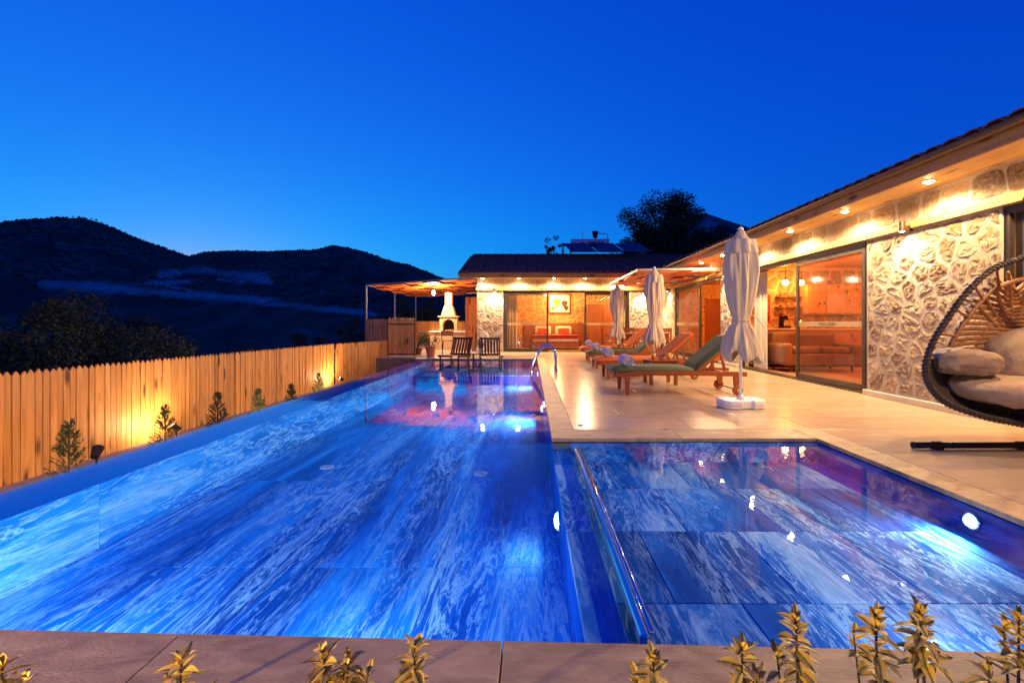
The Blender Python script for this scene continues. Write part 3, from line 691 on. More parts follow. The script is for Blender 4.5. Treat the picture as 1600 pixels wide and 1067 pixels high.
stones(hr['E'], lambda u, v, w: (8.2-w, u, v), 12.1, 17.0, .05, 2.45, .4, .3, .05, .02, False, 'stone_in')
stones(br['N'], lambda u, v, w: (u, 20.5-w, v), -1.7, 4.65, .05, 2.45, .42, .3, .055, .02, False, 'stone_in')
def pendant(loc, drop, label, e, grp=None, r=.075, col=(1, .29, .05)):
    t = thing('pendant_lamp', label, 'lamp', loc, 0, grp)
    MB().tube([(0,0,0), (0,0,-drop)], .008, 6).build('cord', M_['dark'], t)
    MB().lathe([(.03,-drop+.04),(.035,-drop)], n=10).build('cap', M_['dark'], t)
    MB().lathe([(r*max(.05, math.sin(a)), -drop-r+r*math.cos(a)) for a in [math.pi*i/8 for i in range(9)]], n=14).build('globe', M_['bulb'], t, smooth=True)
    light('POINT', t, (0, 0, -drop-r*2-.05), e*1.85, col, .08)
for x in (6.33, 6.72): pendant((x, 11.3, 2.5), .35, 'lit globe pendant over the living room kitchen counter', 26, 'globe pendants in the living room')
pendant((7.7, 9.2, 2.5), .4, 'lit globe pendant above the living room sofa', 120)
pendant((6.5, 4.4, 2.5), .4, 'lit globe pendant in the room beside the egg chair', 160)
pendant((6.9, 14.3, 2.5), .35, 'lit globe pendant in the hall with red stone wall', 130)
pendant((1.08, 20.0, 2.5), .2, 'lit globe pendant beside the bedroom picture', 70, col=(1,.5,.15))
pendant((.6, 18.6, 2.5), .15, 'lit globe pendant above the foot of the bed', 170, col=(1,.5,.15))
pendant((3.6, 18.6, 2.5), .15, 'lit globe pendant before the bedroom wardrobe', 100, col=(1,.5,.15))
# bedroom things
b = thing('bed', 'double bed with brown headboard behind the bedroom sliding door', 'bed', (1.0, 19.2, 0))
MB().box(-1.3, 1.55, 1.15, 1.25, 0, 1.08).build('headboard', M_['cabinet'], b, bevel=.01)
MB().box(-.95, .95, -.9, 1.14, .05, .32).build('base', M_['cabinet'], b, bevel=.01)
MB().box(-.93, .93, -.88, 1.13, .32, .58).build('mattress', M_['linen'], b, bevel=.05, seg=3)
MB().box(-.95, .95, -.9, -.2, .44, .60).build('blanket', M_['redcush'], b, bevel=.02, seg=2)
for x in (-.45, .45):
    MB().box(x-.36, x+.36, .85, 1.12, .585, .95).build('pillow', M_['linen'], b, bevel=.08, seg=3)
    MB().box(x-.24, x+.24, .68, .84, .585, .86).build('cushion', M_['redcush'], b, bevel=.06, seg=3)
wd = thing('wardrobe', 'tall brown wooden wardrobe in the bedroom corner', 'wardrobe', (3.15, 20.1, 0))
MB().box(-.65, .65, -.25, .35, 0, 1.9).build('carcass', M_['cabinet'], wd, bevel=.01)
for x in (-.325, .325):
    p = MB().box(x-.31, x+.31, -.275, -.252, .06, 1.84).build('door', M_['cabinet'], wd, bevel=.008)
    MB().tube([(x*.2, -.30, .9), (x*.2, -.30, 1.1)], .01, 6).build('handle', M_['chrome'], p)
pc = thing('picture', 'framed picture of orange and dark shapes on the bedroom stone wall', 'picture', (1.3, 20.44, 1.55))
MB().box(-.45, .45, -.02, .02, 0, .8).build('canvas', M_['linen'], pc)
for s in (-.46, .46): MB().box(s-.02, s+.02, -.03, .02, -.02, .82).build('frame_bar', M_['darkwood'], pc)
for s in (-.01, .81): MB().box(-.44, .44, -.03, .02, s-.02, s+.02).build('frame_bar', M_['darkwood'], pc)
for (x, z, q, mm) in ((-.12, .45, .16, 'orange'), (.22, .4, .14, 'ink'), (-.3, .2, .08, 'orange'), (.3, .2, .1, 'ink')):
    MB().prism([(x+q*math.cos(a)*(1+.3*math.sin(3*a)), z+q*math.sin(a)*1.1) for a in [i*.524 for i in range(12)]], -.026, -.021, lambda u, v, w_: (u, w_, v)).build('shape', M_[mm], pc)
def curtain(x0, x1, y0, y1, z0, z1, label, mat='curtain'):
    t = thing('curtain', label, 'curtain', ((x0+x1)/2, (y0+y1)/2, z0)); dx, dy = x1-x0, y1-y0; L = math.hypot(dx, dy); nx, ny = -dy/L, dx/L
    def fn(s, v): 
        o = .03*math.sin(s*L*52) + .01*math.sin(s*L*23+v*3); return ((s-.5)*dx + nx*o, (s-.5)*dy + ny*o, v*(z1-z0))
    MB().sheet(60, 6, fn).build('cloth', M_[mat], t, smooth=True, fix=False)
    MB().tube([(-dx/2, -dy/2, z1-z0+.02), (dx/2, dy/2, z1-z0+.02)], .012, 6).build('rod', M_['darkwood'], t)
curtain(5.38, 5.38, 10.32, 10.93, .02, 2.24, 'cream curtain hanging inside the open living room door')
curtain(-.9, -.5, 17.4, 17.4, .02, 2.22, 'grey-beige curtain at the edge of the bedroom door')
curtain(3.3, 3.65, 17.4, 17.4, .02, 2.22, 'pale curtain at the wardrobe side of the bedroom door')
# living room things
def sofa(loc, rz, L, label):
    t = thing('sofa', label, 'sofa', loc, rz)
    MB().box(-L/2, L/2, -.42, .42, .14, .40).build('base', M_['sofa'], t, bevel=.03, seg=2)
    MB().box(-L/2, L/2, .26, .5, .38, .86).build('backrest', M_['sofa'], t, bevel=.07, seg=3)
    for s in (-1, 1): MB().box(s*L/2-.11, s*L/2+.11, -.44, .48, .14, .62).build('armrest', M_['sofa'], t, bevel=.06, seg=3)
    for k in range(2): MB().box(-L/2+.13+k*(L/2-.12), -.02+k*(L/2-.11), -.40, .26, .40, .54).build('seat_cushion', M_['sofa'], t, bevel=.05, seg=3)
    for s in (-1, 1):
        for q in (-.36, .36): MB().lathe([(.022,0),(.03,.14)], (s*(L/2-.08), q, 0), 8).build('leg', M_['darkwood'], t)
sofa((6.35, 10.3, 0), R(0), 1.5, 'brown leather sofa seen through the open half of the living room door')
sofa((7.35, 8.0, 0), R(-90), 2.1, 'long brown sofa seen through the hazy sliding door pane')
kc = thing('kitchen_counter', 'brown kitchen counter with pale top along the living room end wall', 'counter', (6.9, 11.45, 0))
MB().box(-1.5, 1.6, -.28, .3, .05, .9).build('cabinet', M_['fascia'], kc, bevel=.006); MB().box(-1.53, 1.63, -.32, .32, .9, .94).build('worktop', M_['linen'], kc, bevel=.006)
for k in range(5): MB().box(-1.46+k*.61, -.88+k*.61, -.296, -.281, .12, .84).build('cupboard_door', M_['fascia'], kc, bevel=.006)
cm = thing('coffee_machine', 'small dark coffee machine on the kitchen worktop', 'coffee machine', (6.35, 11.35, .94))
MB().box(-.1, .1, -.1, .14, 0, .06).build('base', M_['dark'], cm, bevel=.01); MB().box(-.09, .09, .02, .14, .06, .3).build('body', M_['dark'], cm, bevel=.01)
MB().box(-.1, .1, -.1, .14, .3, .38).build('head', M_['chrome'], cm, bevel=.02, seg=2); MB().lathe([(.05,.065),(.06,.16),(.05,.2)], (0,-.04,0), 12).build('jug', M_['chrome'], cm)
kt = thing('kettle', 'round shiny kettle on the kitchen worktop', 'kettle', (6.72, 11.3, .94))
MB().lathe([(.1,0),(.11,.06),(.08,.16),(.03,.19),(.015,.22)], n=16).build('body', M_['chrome'], kt, smooth=True)
MB().tube([(-.09,0,.1),(-.14,0,.17),(-.09,0,.24),(0,0,.25)], .01, 6).build('handle', M_['dark'], kt)
cc = thing('wall_cupboard', 'brown wall cupboard on the living room end wall', 'cupboard', (7.7, 11.62, 1.3))
MB().box(-.75, .75, -.15, .17, 0, .75).build('carcass', M_['beam'], cc, bevel=.006)
for k in range(3): MB().box(-.73+k*.49, -.26+k*.49, -.168, -.151, .03, .72).build('door', M_['beam'], cc, bevel=.006)
for z in (1.45, 1.72):
    s = thing('wall_shelf', ('dark wooden shelf with jars above the coffee machine', 'upper dark wooden shelf with jars by the pendant globes')[z > 1.5], 'shelf', (6.62, 11.68, z))
    MB().box(-.3, .3, -.1, .09, 0, .03).build('board', M_['darkwood'], s)
    for k in range(3): MB().lathe([(.035,.03),(.04,.1),(.025,.15)], (-.2+k*.2, 0, 0), 10).build('jar', M_[('cabinet','terracotta','linen')[k]], s, smooth=True)
fp = thing('framed_print', 'red framed print on the living room wall by the curtain', 'picture', (6.02, 11.74, 1.05))
MB().box(-.16, .16, -.03, .03, 0, .75).build('frame', M_['redcush'], fp, bevel=.01); MB().box(-.1, .1, -.036, -.031, .08, .3).build('print', M_['dark'], fp)
# hall doorway frame
hd = thing('hall_doorway', 'pale timber door frame in the red stone hall', 'doorway', (6.85, 17.0, 0))
for x in (-.42, .42): MB().box(x-.05, x+.05, -.06, .04, 0, 1.98).build('jamb', M_['beam'], hd)
MB().box(-.47, .47, -.08, .04, 1.981, 2.1).build('lintel', M_['beam'], hd); MB().box(-.369, .369, -.02, .03, .0, 1.98).build('door_leaf', M_['cabinet'], hd)

# ------------------------------------------------------------------ pergolas
def pergola(name, label, x0, x1, y0, y1, z0, z1, nx, ny, posts, mat='pergola'):
    t = thing(name, label, 'pergola', (x0, y0, 0))
    def P_(u, v, dz=0): return ((x1-x0)*u, (y1-y0)*v, z0+(z1-z0)*u+dz)
    for j, v in enumerate((0, 1)): MB().bar(P_(0, v, .03), P_(1, v, .03), .05, .05).build('beam', M_['steel'], t)
    for u in (0, 1): MB().bar(P_(u, 0, .031), P_(u, 1, .031), .048, .048).build('side_beam', M_['steel'], t)
    for k in range(1, ny):
        MB().bar(P_(.004, k/ny, .08), P_(.996, k/ny, .08), .03, .05).build('rafter', M_['darkwood'], t)
    for j in range(ny):
        for i in range(nx):
            dz = -.035 if (i+j) % 2 else .03; g = .012; sh = .5*(j % 2)/nx
            u0, u1 = max(0, i/nx - sh + g/nx), min(1, (i+1)/nx - sh - g/nx)
            a, b_ = P_(u0, (j+.02)/ny), P_(u1, (j+.98)/ny)
            s = (z1-z0)/(x1-x0)
            MB().add([(x, y, z0+s*x+dz+h) for h in (0, .02) for x, y in ((a[0],a[1]),(b_[0],a[1]),(b_[0],b_[1]),(a[0],b_[1]))],
                     [(0,3,2,1),(4,5,6,7),(0,1,5,4),(1,2,6,5),(2,3,7,6),(3,0,4,7)]).build('roof_board', M_[mat], t)
    for (u, v) in posts:
        p = P_(u, v); MB().bar((p[0], p[1], 0), (p[0], p[1], p[2]+.004), .06, .06, (0,1,0)).build('post', M_['steel'], t)
    return t
pergola('pergola', 'steel post pergola with orange checkered boards over the barbecue', -6.0, -2.06, 16.6, 23.8, 2.44, 2.70, 6, 7, [(0,0),(0,.49),(0,1),(.97,1)])
pg = pergola('pergola', 'small orange board pergola hung in the inner corner over the dining set', 2.8, 4.9, 11.8, 16.3, 2.42, 2.45, 4, 5, [])
for (x, y) in ((1.9, .05), (1.9, 2.2), (1.5, 4.3)): MB().tube([(x, y, 2.45), (x, y, ZS-.002)], .01, 6).build('hanger_rod', M_['steel'], pg)
pl = thing('pergola_lamp', 'bare lit bulb hanging under the pergola by the chimney', 'lamp', (-3.9, 18.3, 2.5))
MB().tube([(0,0,.1),(0,0,-.1)], .01, 6).build('cord', M_['dark'], pl)
MB().lathe([(.02,-.1),(.065,-.16),(.075,-.22),(.045,-.28),(.01,-.3)], n=14).build('bulb', M_['wlamp'], pl, smooth=True)
light('POINT', pl, (0, 0, -.36), 380, WARM, .07)

# ------------------------------------------------------------------ fences
def board_mesh(wd, h, th=.018, tip=.035):
    return MB().prism([(-wd/2, 0), (wd/2, 0), (wd/2, h-tip), (wd*.04, h), (-wd*.04, h), (-wd/2, h-tip)], -th/2, th/2, lambda u, v, w_: (u, w_, v))
frng = random.Random(5)
def fence(t, p, q, z0, h0, h1, pitch, mat, rails=True, side=1, tip=.045):
    p, q = Vector((*p, 0)), Vector((*q, 0)); d = q-p; L = d.length; d.normalize(); n = Vector((-d.y, d.x, 0))*side
    ms = [board_mesh(pitch-g, 1.0, tip=tip/h0).mesh('board', M_[mat]) for g in (.004, .006, .010)]
    k = int(L/pitch)
    for i in range(k):
        c = p + d*(i+.5)*pitch; h = h0+(h1-h0)*i/k + frng.uniform(-.006, .006)
        c = c + n*frng.uniform(-.007, .007)
        o = put('board', frng.choice(ms), t, (c.x, c.y, z0), (frng.uniform(-.006,.006), frng.uniform(-.005,.005), math.atan2(d.y, d.x)+frng.uniform(-.05,.05))); o.scale = (1, 1, h)
    if rails:
        for f in (.22, .8):
            MB().bar(p+n*.03+Vector((0,0,z0+h0*f)), q+n*.03+Vector((0,0,z0+h1*f)), .035, .07).build('rail', M_[mat], t)
fe = thing('picket_fence', 'long pine picket fence lit by ground lamps beside the overflow edge', 'fence')
XF = -5.4
fence(fe, (XF, 1.6), (XF, 12.55), -.61, 1.18, 1.12, .0745, 'pine')
fence(fe, (XF+.01, 12.56), (-4.60, 14.6), -.61, 1.12, 1.15, .0745, 'pine')
for k in range(6): MB().box(XF-.12, XF-.05, 2.2+k*2.05, 2.27+k*2.05, -.64, .45).build('post', M_['fence_back'], fe)
f2 = thing('picket_fence', 'short weathered picket fence under the pergola posts', 'fence'); fence(f2, (-5.62, 15.5), (-4.62, 15.5), 0, 1.22, 1.22, .105, 'fence_back')
gt = thing('wooden_gate', 'pine board gate panel with dark frame at the pool end', 'gate', (0, 0, 0)); fence(gt, (-4.56, 14.6), (-3.72, 14.6), .03, 1.22, 1.22, .092, 'pine', False)
for z in (.06, 1.02): MB().box(-4.56, -3.72, 14.565, 14.589, z, z+.04).build('rail', M_['darkwood'], gt)
for x in (-4.575, -3.705): MB().box(x-.014, x+.014, 14.57, 14.63, 0, 1.2).build('stile', M_['darkwood'], gt)
f3 = thing('picket_fence', 'lamp-lit board fence behind the barbecue and terracotta pot', 'fence'); fence(f3, (-6.0, 23.3), (-2.0, 23.3), 0, 1.2, 1.2, .12, 'pine')
f4 = thing('wooden_screen', 'tall narrow pine board screen against the end pier', 'screen'); fence(f4, (-2.62, 18.2), (-2.08, 18.2), 0, 2.12, 2.12, .13, 'pine', True, tip=.02)
def garden_spot(loc, aim, e, label, grp=None, on=True):
    t = thing('garden_spotlight', label, 'spotlight', loc, 0, grp); a = Vector(aim).normalized()
    MB().tube([(0,0,-.14), (0,0,0)], [.004,.012], 8).build('spike', M_['dark'], t)
    MB().tube([tuple(-a*.05), tuple(a*.05)], [.03,.042], 14).build('head', M_['dark'], t, smooth=False)
    MB().tube([tuple(a*.05), tuple(a*.056)], .036, 14).build('lens', M_['wlamp'] if on else M_['dark'], t)
    if on: light('SPOT', t, tuple(a*.075), e, (1, .70, .35), .03, aim, 160, .5)
G_ = 'spotlights along the picket fence'; LB = 'lit ground spotlight washing the pine picket fence'
for y, e_ in ((6.45, 48), (12.1, 55)): garden_spot((-5.02, y, -.42), (-1, -.1, .55), e_, LB, G_)
garden_spot((-3.72, 3.9, -.05), (-.3, .6, .5), 0, 'dark unlit floodlight on the ledge by the first conifer', None, False)
for y in (2.4, 4.6, 6.9, 9.2, 11.3): garden_spot((-3.85, y, -.46), (-1, 0, .2), 32, 'hidden floodlight added under the overflow edge to light the fence', 'added floodlights under the overflow edge')  # hidden row added so the fence is lit evenly
garden_spot((-4.3, 22.9, .14), (0, 1, .5), 90, 'lit ground spotlight behind the terracotta pot')

# ------------------------------------------------------------------ plants
def leaves(mb, c, r, n, size, rg, squash=1.0, asp=.45):
    for _ in range(n):
        v = Vector((rg.gauss(0,1), rg.gauss(0,1), rg.gauss(0,1))); v = v.normalized()*(rg.random()**.45)
        p = Vector(c) + Vector((v.x*r, v.y*r, v.z*r*squash)); s = size*rg.uniform(.6, 1.4)
        a = Vector((rg.gauss(0,1), rg.gauss(0,1), rg.gauss(0,.7))).normalized(); b_ = a.orthogonal().normalized(); b_ = (b_*math.cos(2*rg.random()*3.14) + a.cross(b_)*math.sin(rg.random()*6.28)).normalized()
        mb.add([p-a*s*.5, p+b_*s*asp*.5, p+a*s*.5, p-b_*s*asp*.5], [(0,1,2,3)])
def tree(name, label, base_, H, cr, cz, n_cl, n_lf, lf, seed, group=None, mat='leafdark', squash=.8):
    rg = random.Random(seed); t = thing(name, label, 'tree', base_, 0, group)
    tr = MB(); top = Vector((rg.uniform(-.3,.3), rg.uniform(-.3,.3), H*.62)); mid = top*.5+Vector((rg.uniform(-.2,.2), rg.uniform(-.2,.2), 0))
    tr.tube([(0,0,-.3), mid*.5, mid, top], [H*.035, H*.028, H*.022, H*.012], 8)
    cr_ = MB()
    for k in range(n_cl):
        while True:
            v = Vector((rg.uniform(-1,1), rg.uniform(-1,1), rg.uniform(-1,1)))
            if .25 < v.length < 1: break
        c = Vector((v.x*cr, v.y*cr, cz+v.z*(H-cz)))
        if k % 4 == 0:
            s = mid.lerp(top, rg.random()); tr.tube([s, s.lerp(c, .55)+Vector((0,0,.1)), c], [H*.011, H*.007, H*.003], 5)
        leaves(cr_, c, cr*rg.uniform(.13, .34), n_lf, lf, rg, squash)
    tr.build('trunk', M_['bark'], t, smooth=True); cr_.build('crown', M_[mat], t, fix=False); return t
tree('olive_tree', 'large dark spreading tree rising beyond the picket fence', (-13.2, 12.5, -3.4), 5.0, 3.3, 2.9, 90, 700, .12, 21)
tree('olive_tree', 'dark rounded tree behind the large spreading tree beyond the fence', (-19.5, 21, -5.0), 6.0, 3.6, 3.4, 70, 500, .15, 22)
tree('olive_tree', 'low dark tree just over the fence rail beside the large spreading tree', (-12.5, 17.5, -4.0), 4.0, 2.4, 2.3, 60, 500, .12, 23)
for k, (x, y, H, cr) in enumerate(((-15.5, 31, 5.4, 2.0), (-12.4, 33, 6.0, 1.9), (-10.4, 31, 6.2, 1.3), (-9.2, 34, 6.9, 1.4), (-8.6, 27, 5.0, 1.5), (-7.4, 29, 6.0, 2.0), (-5.6, 31, 6.2, 2.2))):
    tree('olive_tree', 'small dark tree in the row below the pergola posts', (x, y, -4.4 if x < -8 else -1.2), H if x < -8 else H*.62, cr, H*.5 if x < -8 else H*.3, 34, 400, .12, 30+k, 'small trees beyond the pergola')
tree('pine_tree', 'tall dark tree rising behind the roof and solar panels', (8.4, 29, -1), 10.8, 3.1, 5.8, 150, 480, .14, 41, squash=.9)
tree('pine_tree', 'dark bushy tree between the tall tree and the solar panels behind the roof', (6.6, 27.5, -1), 7.6, 1.4, 4.4, 44, 360, .13, 42)
tree('pine_tree', 'broad dark tree beside the tall tree, behind the long wing roof', (10.9, 29, -1), 8.8, 2.6, 4.6, 90, 420, .14, 43)
tree('pine_tree', 'lower dark tree behind the long wing eaves', (12.8, 30, -1), 8.4, 2.2, 4.4, 70, 400, .14, 44)
tree('pine_tree', 'slim young conifer tips showing above the long wing roof', (13.6, 28.5, -1), 7.9, .8, 5.0, 22, 90, .16, 45)
tree('small_tree', 'thin wispy shrub showing above the ridge beside the solar panels', (1.25, 24.5, 0), 5.9, .6, 4.7, 26, 70, .09, 46)
crng = random.Random(9)
def conifer(x, y, z0, top, label):
    h = top-z0; t = thing('young_conifer', label, 'conifer', (x, y, z0), 0, 'young conifers along the fence')
    MB().tube([(0,0,-.02), (0,0,h*.9)], [.012,.004], 6).build('trunk', M_['bark'], t)
    f = MB()
    for k in range(90):
        s = crng.random()**.8; z = h*(.12+.86*s); r = .155*(1-s)**.8*h/.7+.012; a = crng.uniform(0, 6.28)
        e = Vector((math.cos(a)*r, math.sin(a)*r, z+r*.75)); b0 = Vector((0, 0, z-.02))
        for q in range(16):
            u = .25+.75*crng.random(); p = b0.lerp(e, u); d = (e-b0).normalized(); sd = Vector((crng.gauss(0,1), crng.gauss(0,1), crng.gauss(0,1)))*.6+d*1.1; sd.normalize(); L = .035*crng.uniform(.6,1.3)
            wv = sd.orthogonal().normalized()*.0045
            f.add([p-wv, p+wv, p+sd*L], [(0,1,2)])
    f.build('foliage', M_['conifer'], t, fix=False)
for k, (x, y) in enumerate(((108,655), (258,633), (340,612), (403,607), (455,600), (498,583))):
    d = (4.3, 5.4, 6.25, 7.2, 8.2, 9.3)[k]; X = (x-VX)/F*d; conifer(X, d, -.6, CAMH-(y-VY)/F*d, ('broad young conifer by the unlit floodlight', 'young conifer in front of the brightest fence lamp glow', 'pale tipped young conifer between the fence lamps', 'small dark young conifer before the fence', 'small dark young conifer before the fence', 'thin young conifer against the far fence lamp glow')[k])
# variegated shrubs in the bed in front of the camera
struct(MB().box(-3.5, 3.0, -2.5, 1.078, -.2, -.05).build('planting_bed', M_['soil']))
def leaf_mat():
    m, n, l, b = nmat('variegated_leaf'); b.inputs['Roughness'].default_value = .45
    tc = n.new('ShaderNodeTexCoord'); sp = n.new('ShaderNodeSeparateXYZ'); l.new(tc.outputs['Object'], sp.inputs[0])
    ab = n.new('ShaderNodeMath'); ab.operation = 'ABSOLUTE'; l.new(sp.outputs[0], ab.inputs[0])
    nz = noise_tex(n, l, coords(n, l), 90, 3, .5); ad = n.new('ShaderNodeMath'); ad.operation = 'MULTIPLY_ADD'; ad.inputs[1].default_value = .006; l.new(nz, ad.inputs[0]); l.new(ab.outputs[0], ad.inputs[2])
    mr = n.new('ShaderNodeMapRange'); mr.inputs['From Min'].default_value = .002; mr.inputs['From Max'].default_value = .009; l.new(ad.outputs[0], mr.inputs[0])
    col = ramp(n, l, mr.outputs[0], [(.3, (.20,.22,.03)), (.55, (.80,.56,.08))])
    l.new(vary(n, l, col, .2), b.inputs['Base Color']); b.inputs['Subsurface Weight'].default_value = 0; return m
LM = leaf_mat(); lrng = random.Random(17)
def leaf_mesh(L, W, curl):
    mb = MB(); pr = [(0,.12),(.2,.7),(.45,1),(.7,.75),(.88,.35),(1,.02)]
    vs = []
    for t, wd in pr:
        z = -curl*L*(t**2); vs += [(-W*wd/2, L*t, z+W*wd*.22), (0, L*t, z), (W*wd/2, L*t, z+W*wd*.22)]
    fs = []
    for i in range(5): fs += [(3*i, 3*i+1, 3*i+4, 3*i+3), (3*i+1, 3*i+2, 3*i+5, 3*i+4)]
    mb.add(vs, fs); return mb.mesh('leaf', LM, True, fix=False)
LMS = [leaf_mesh(.038, .02, .1), leaf_mesh(.043, .022, .3), leaf_mesh(.033, .019, .0), leaf_mesh(.046, .022, .5)]
def shrub(x, y, d, nl, hgt, label):
    X, Z = (x-VX)/F*d, CAMH-(y-VY)/F*d; t = thing('variegated_shrub', label, 'shrub', (X, d, -.05)); H = Z+.05
    lean = Vector((lrng.uniform(-.03,.03), lrng.uniform(-.02,.02), 0))
    def ax(s): return Vector((lean.x*(s-1), lean.y*(s-1), H*s))
    MB().tube([ax(0), ax(.5), ax(.98)], [.006,.004,.002], 6).build('stem', M_['bark'], t)
    nl = int(nl*1.0)
    for k in range(nl):
        s = 1 - hgt/H*((k/nl)**1.0); a = k*2.4 + lrng.uniform(-.3,.3); f = k/nl
        el = R(70 - 62*min(1, f*2.2) + lrng.uniform(-14, 14)); o = put('leaf', lrng.choice(LMS), t, ax(s) - Vector((0,0,.012)))
        o.rotation_euler = (el, lrng.uniform(-.4,.4), a); q = .75+.4*min(1, f*3)*lrng.uniform(.8,1.15); o.scale = (q, q, q)
_one = shrub
def shrub(x, y, d, nl, hgt, label):
    _one(x, y, d, nl, hgt, label); t = bpy.context.scene.collection.objects[-1].parent
    for _ in range(lrng.choice((1, 2))):
        H = CAMH-(y-VY)/F*d+.05; h2 = H*lrng.uniform(.72, .9); a0 = lrng.uniform(0, 6.28); off = Vector((math.cos(a0)*.045, math.sin(a0)*.03, 0))
        MB().tube([(0,0,H*.35), off*.6+Vector((0,0,H*.5)), off+Vector((0,0,h2))], [.004,.003,.0015], 5).build('stem', M_['bark'], t)
        for k in range(lrng.randint(7, 13)):
            f = k/11; o = put('leaf', lrng.choice(LMS), t, off*(1-.3*f)+Vector((0,0,h2-.075*f))); o.rotation_euler = (R(68-55*min(1, f*2)+lrng.uniform(-18,18)), lrng.uniform(-.5,.5), k*2.4+lrng.uniform(-.4,.4)); q = lrng.uniform(.55,.95); o.scale = (q, q, q)
SH = [(4,1030,1.0,14,.06), (285,1022,1.0,18,.07), (505,1012,.98,26,.09), (545,1020,1.0,20,.07), (648,1000,.98,26,.12), (1020,1018,1.0,24,.08), (1160,1003,1.0,28,.11),
      (1243,956,1.02,34,.15), (1368,950,1.02,36,.16), (1436,946,1.06,36,.14), (1592,954,1.04,30,.13), (1545,1036,1.0,14,.06)]
SL = ['gold tipped shrub shoot at the coping beside the overflow corner', 'small gold shrub tip over the coping in dark shade stripes', 'dense green centred gold shrub head', 'low gold shrub head touching the dense green centred one', 'tall open gold shrub shoot with upright tip', 'round gold shrub head in front of the steel edge rail', 'narrow gold shrub spike by the steel edge rail',
      'tall bare stemmed gold shrub shoot next to the narrow spike', 'tall bushy gold shrub shoot of a close pair, the one towards the narrow spike', 'tall bushy gold shrub shoot of a close pair, the one towards the slanting coping joint', 'gold shrub shoot with bare stem under the kids pool lamp', 'small low shrub sprig beside the slanting coping joint']
for a, lb in zip(SH, SL): shrub(*a, lb)
bo = thing('bollard_lamp', 'low garden bollard lamp in the planting bed', 'bollard lamp', (-2.6, -.7, -.05))
MB().tube([(0,0,0), (0,0,.5)], .04, 12).build('post', M_['dark'], bo); MB().tube([(0,0,.5), (0,0,.6)], .035, 12).build('lens', M_['bulb'], bo); MB().tube([(0,0,.6), (0,0,.63)], .05, 12).build('cap', M_['dark'], bo)
light('POINT', bo, (.03, .06, .56), 620, (1, .6, .3), .03)
# ------------------------------------------------------------------ sun loungers
def cushion_geo(L, W, T, wav=0.0, seed=1):
    mb = MB(); nx, ny = 26, 10
    def edge(t): e = min(t, 1-t); return min(1, (e/.07))**.5 if e < .07 else 1
    def top(u, v): return T*(.30+.70*min(edge(u), edge(v))) - (.007 if abs((v*3) % 1) < .1 and 0 < v < 1 else 0)
    def x_(u): return u*L
    def base_z(u): return wav*math.sin(u*math.pi)
    mb.sheet(nx, ny, lambda u, v: (x_(u), (v-.5)*W, base_z(u)+top(u, v)))
    mb.sheet(nx, ny, lambda u, v: (x_(u), (.5-v)*W, base_z(u)))
    for s in (0, 1):
        mb.sheet(nx, 1, lambda u, v: (x_(u), (s-.5)*W, base_z(u)+top(u, s)*v)); mb.sheet(ny, 1, lambda u, v: (x_(s), (u-.5)*W, base_z(s)+top(s, u)*v))
    return mb
def lounger(x, y, rz, cm, label, group):
    t = thing('sun_lounger', label, 'sun lounger', (x, y, 0), rz, group); L, W = 2.0, .66
    for s in (-1, 1):
        rail = MB(); yy = s*(W/2-.02)
        rail.prism([(0.06,.26),(.5,.285),(1.1,.29),(L,.275),(L,.345),(1.1,.36),(.5,.355),(.06,.325)], yy-.018, yy+.018, lambda u, v, w_: (u, w_, v)); rail.build('side_rail', M_['teak'], t, bevel=.006)
        MB().prism([(.20,.275),(.28,.28),(.262,0),(.215,0)], yy-.022, yy+.022, lambda u, v, w_: (u, w_-s*.002, v)).build('leg', M_['teak'], t, bevel=.004)
        MB().prism([(1.80,.28),(1.90,.28),(1.885,.09),(1.815,.09)], yy-.02, yy+.02, lambda u, v, w_: (u, w_-s*.004, v)).build('leg', M_['teak'], t, bevel=.004)
        wh = MB().tube([(1.85, yy+s*.022, .078), (1.85, yy+s*.05, .078)], .078, 20); w_o = wh.build('wheel', M_['teak'], t, bevel=.006)
        MB().tube([(1.85, yy+s*.0505, .078), (1.85, yy+s*.056, .078)], .02, 10).build('hub', M_['chrome'], w_o)
    MB().tube([(1.85, -W/2-.02, .078), (1.85, W/2+.02, .078)], .011, 8).build('axle', M_['steel'], t)
    MB().box(.05, .09, -W/2+.04, W/2-.04, .262, .322).build('end_rail', M_['teak'], t, bevel=.006)
    for k in range(13): MB().box(.12+k*.092, .185+k*.092, -W/2+.039, W/2-.039, .322, .338).build('slat', M_['teak'], t)
    A = R(40); H = Vector((1.28, 0, .355))
    def Bk(u, v, w_): return (H.x+u*math.cos(A)-w_*math.sin(A), v, H.z+u*math.sin(A)+w_*math.cos(A))
    bf = put('backrest', None, t); 
    for s in (-1, 1): MB().box(.0, .74, s*(W/2-.05)-.018, s*(W/2-.05)+.018, -.03, .012, Bk).build('stile', M_['teak'], bf)
    for k in range(7): MB().box(.03+k*.1, .09+k*.1, -W/2+.069, W/2-.069, -.012, .004, Bk).build('slat', M_['teak'], bf)
    for s in (-1, 1):
        a = Bk(.46, s*.22, -.03); MB().bar(a, (1.72, s*.22, .31), .03, .035).build('strut', M_['teak'], bf)
    MB().bar((1.70, -.30, .325), (1.70, .30, .325), .04, .03).build('strut_rail', M_['teak'], bf)
    MB().bar(Bk(.30, -.26, -.05), (1.44, -.26, .33), .03, .03).build('strut', M_['teak'], bf)
    c = put('cushion', None, t)
    cushion_geo(1.27, W-.01, .065, .012).build('seat_pad', M_[cm], c, (0.0, 0, .34), smooth=True)
    bp = cushion_geo(.76, W-.01, .06).build('back_pad', M_[cm], c, (H.x-.01, 0, H.z+.012), smooth=True); bp.rotation_euler = (0, -A, 0)
    return t
LGR = None
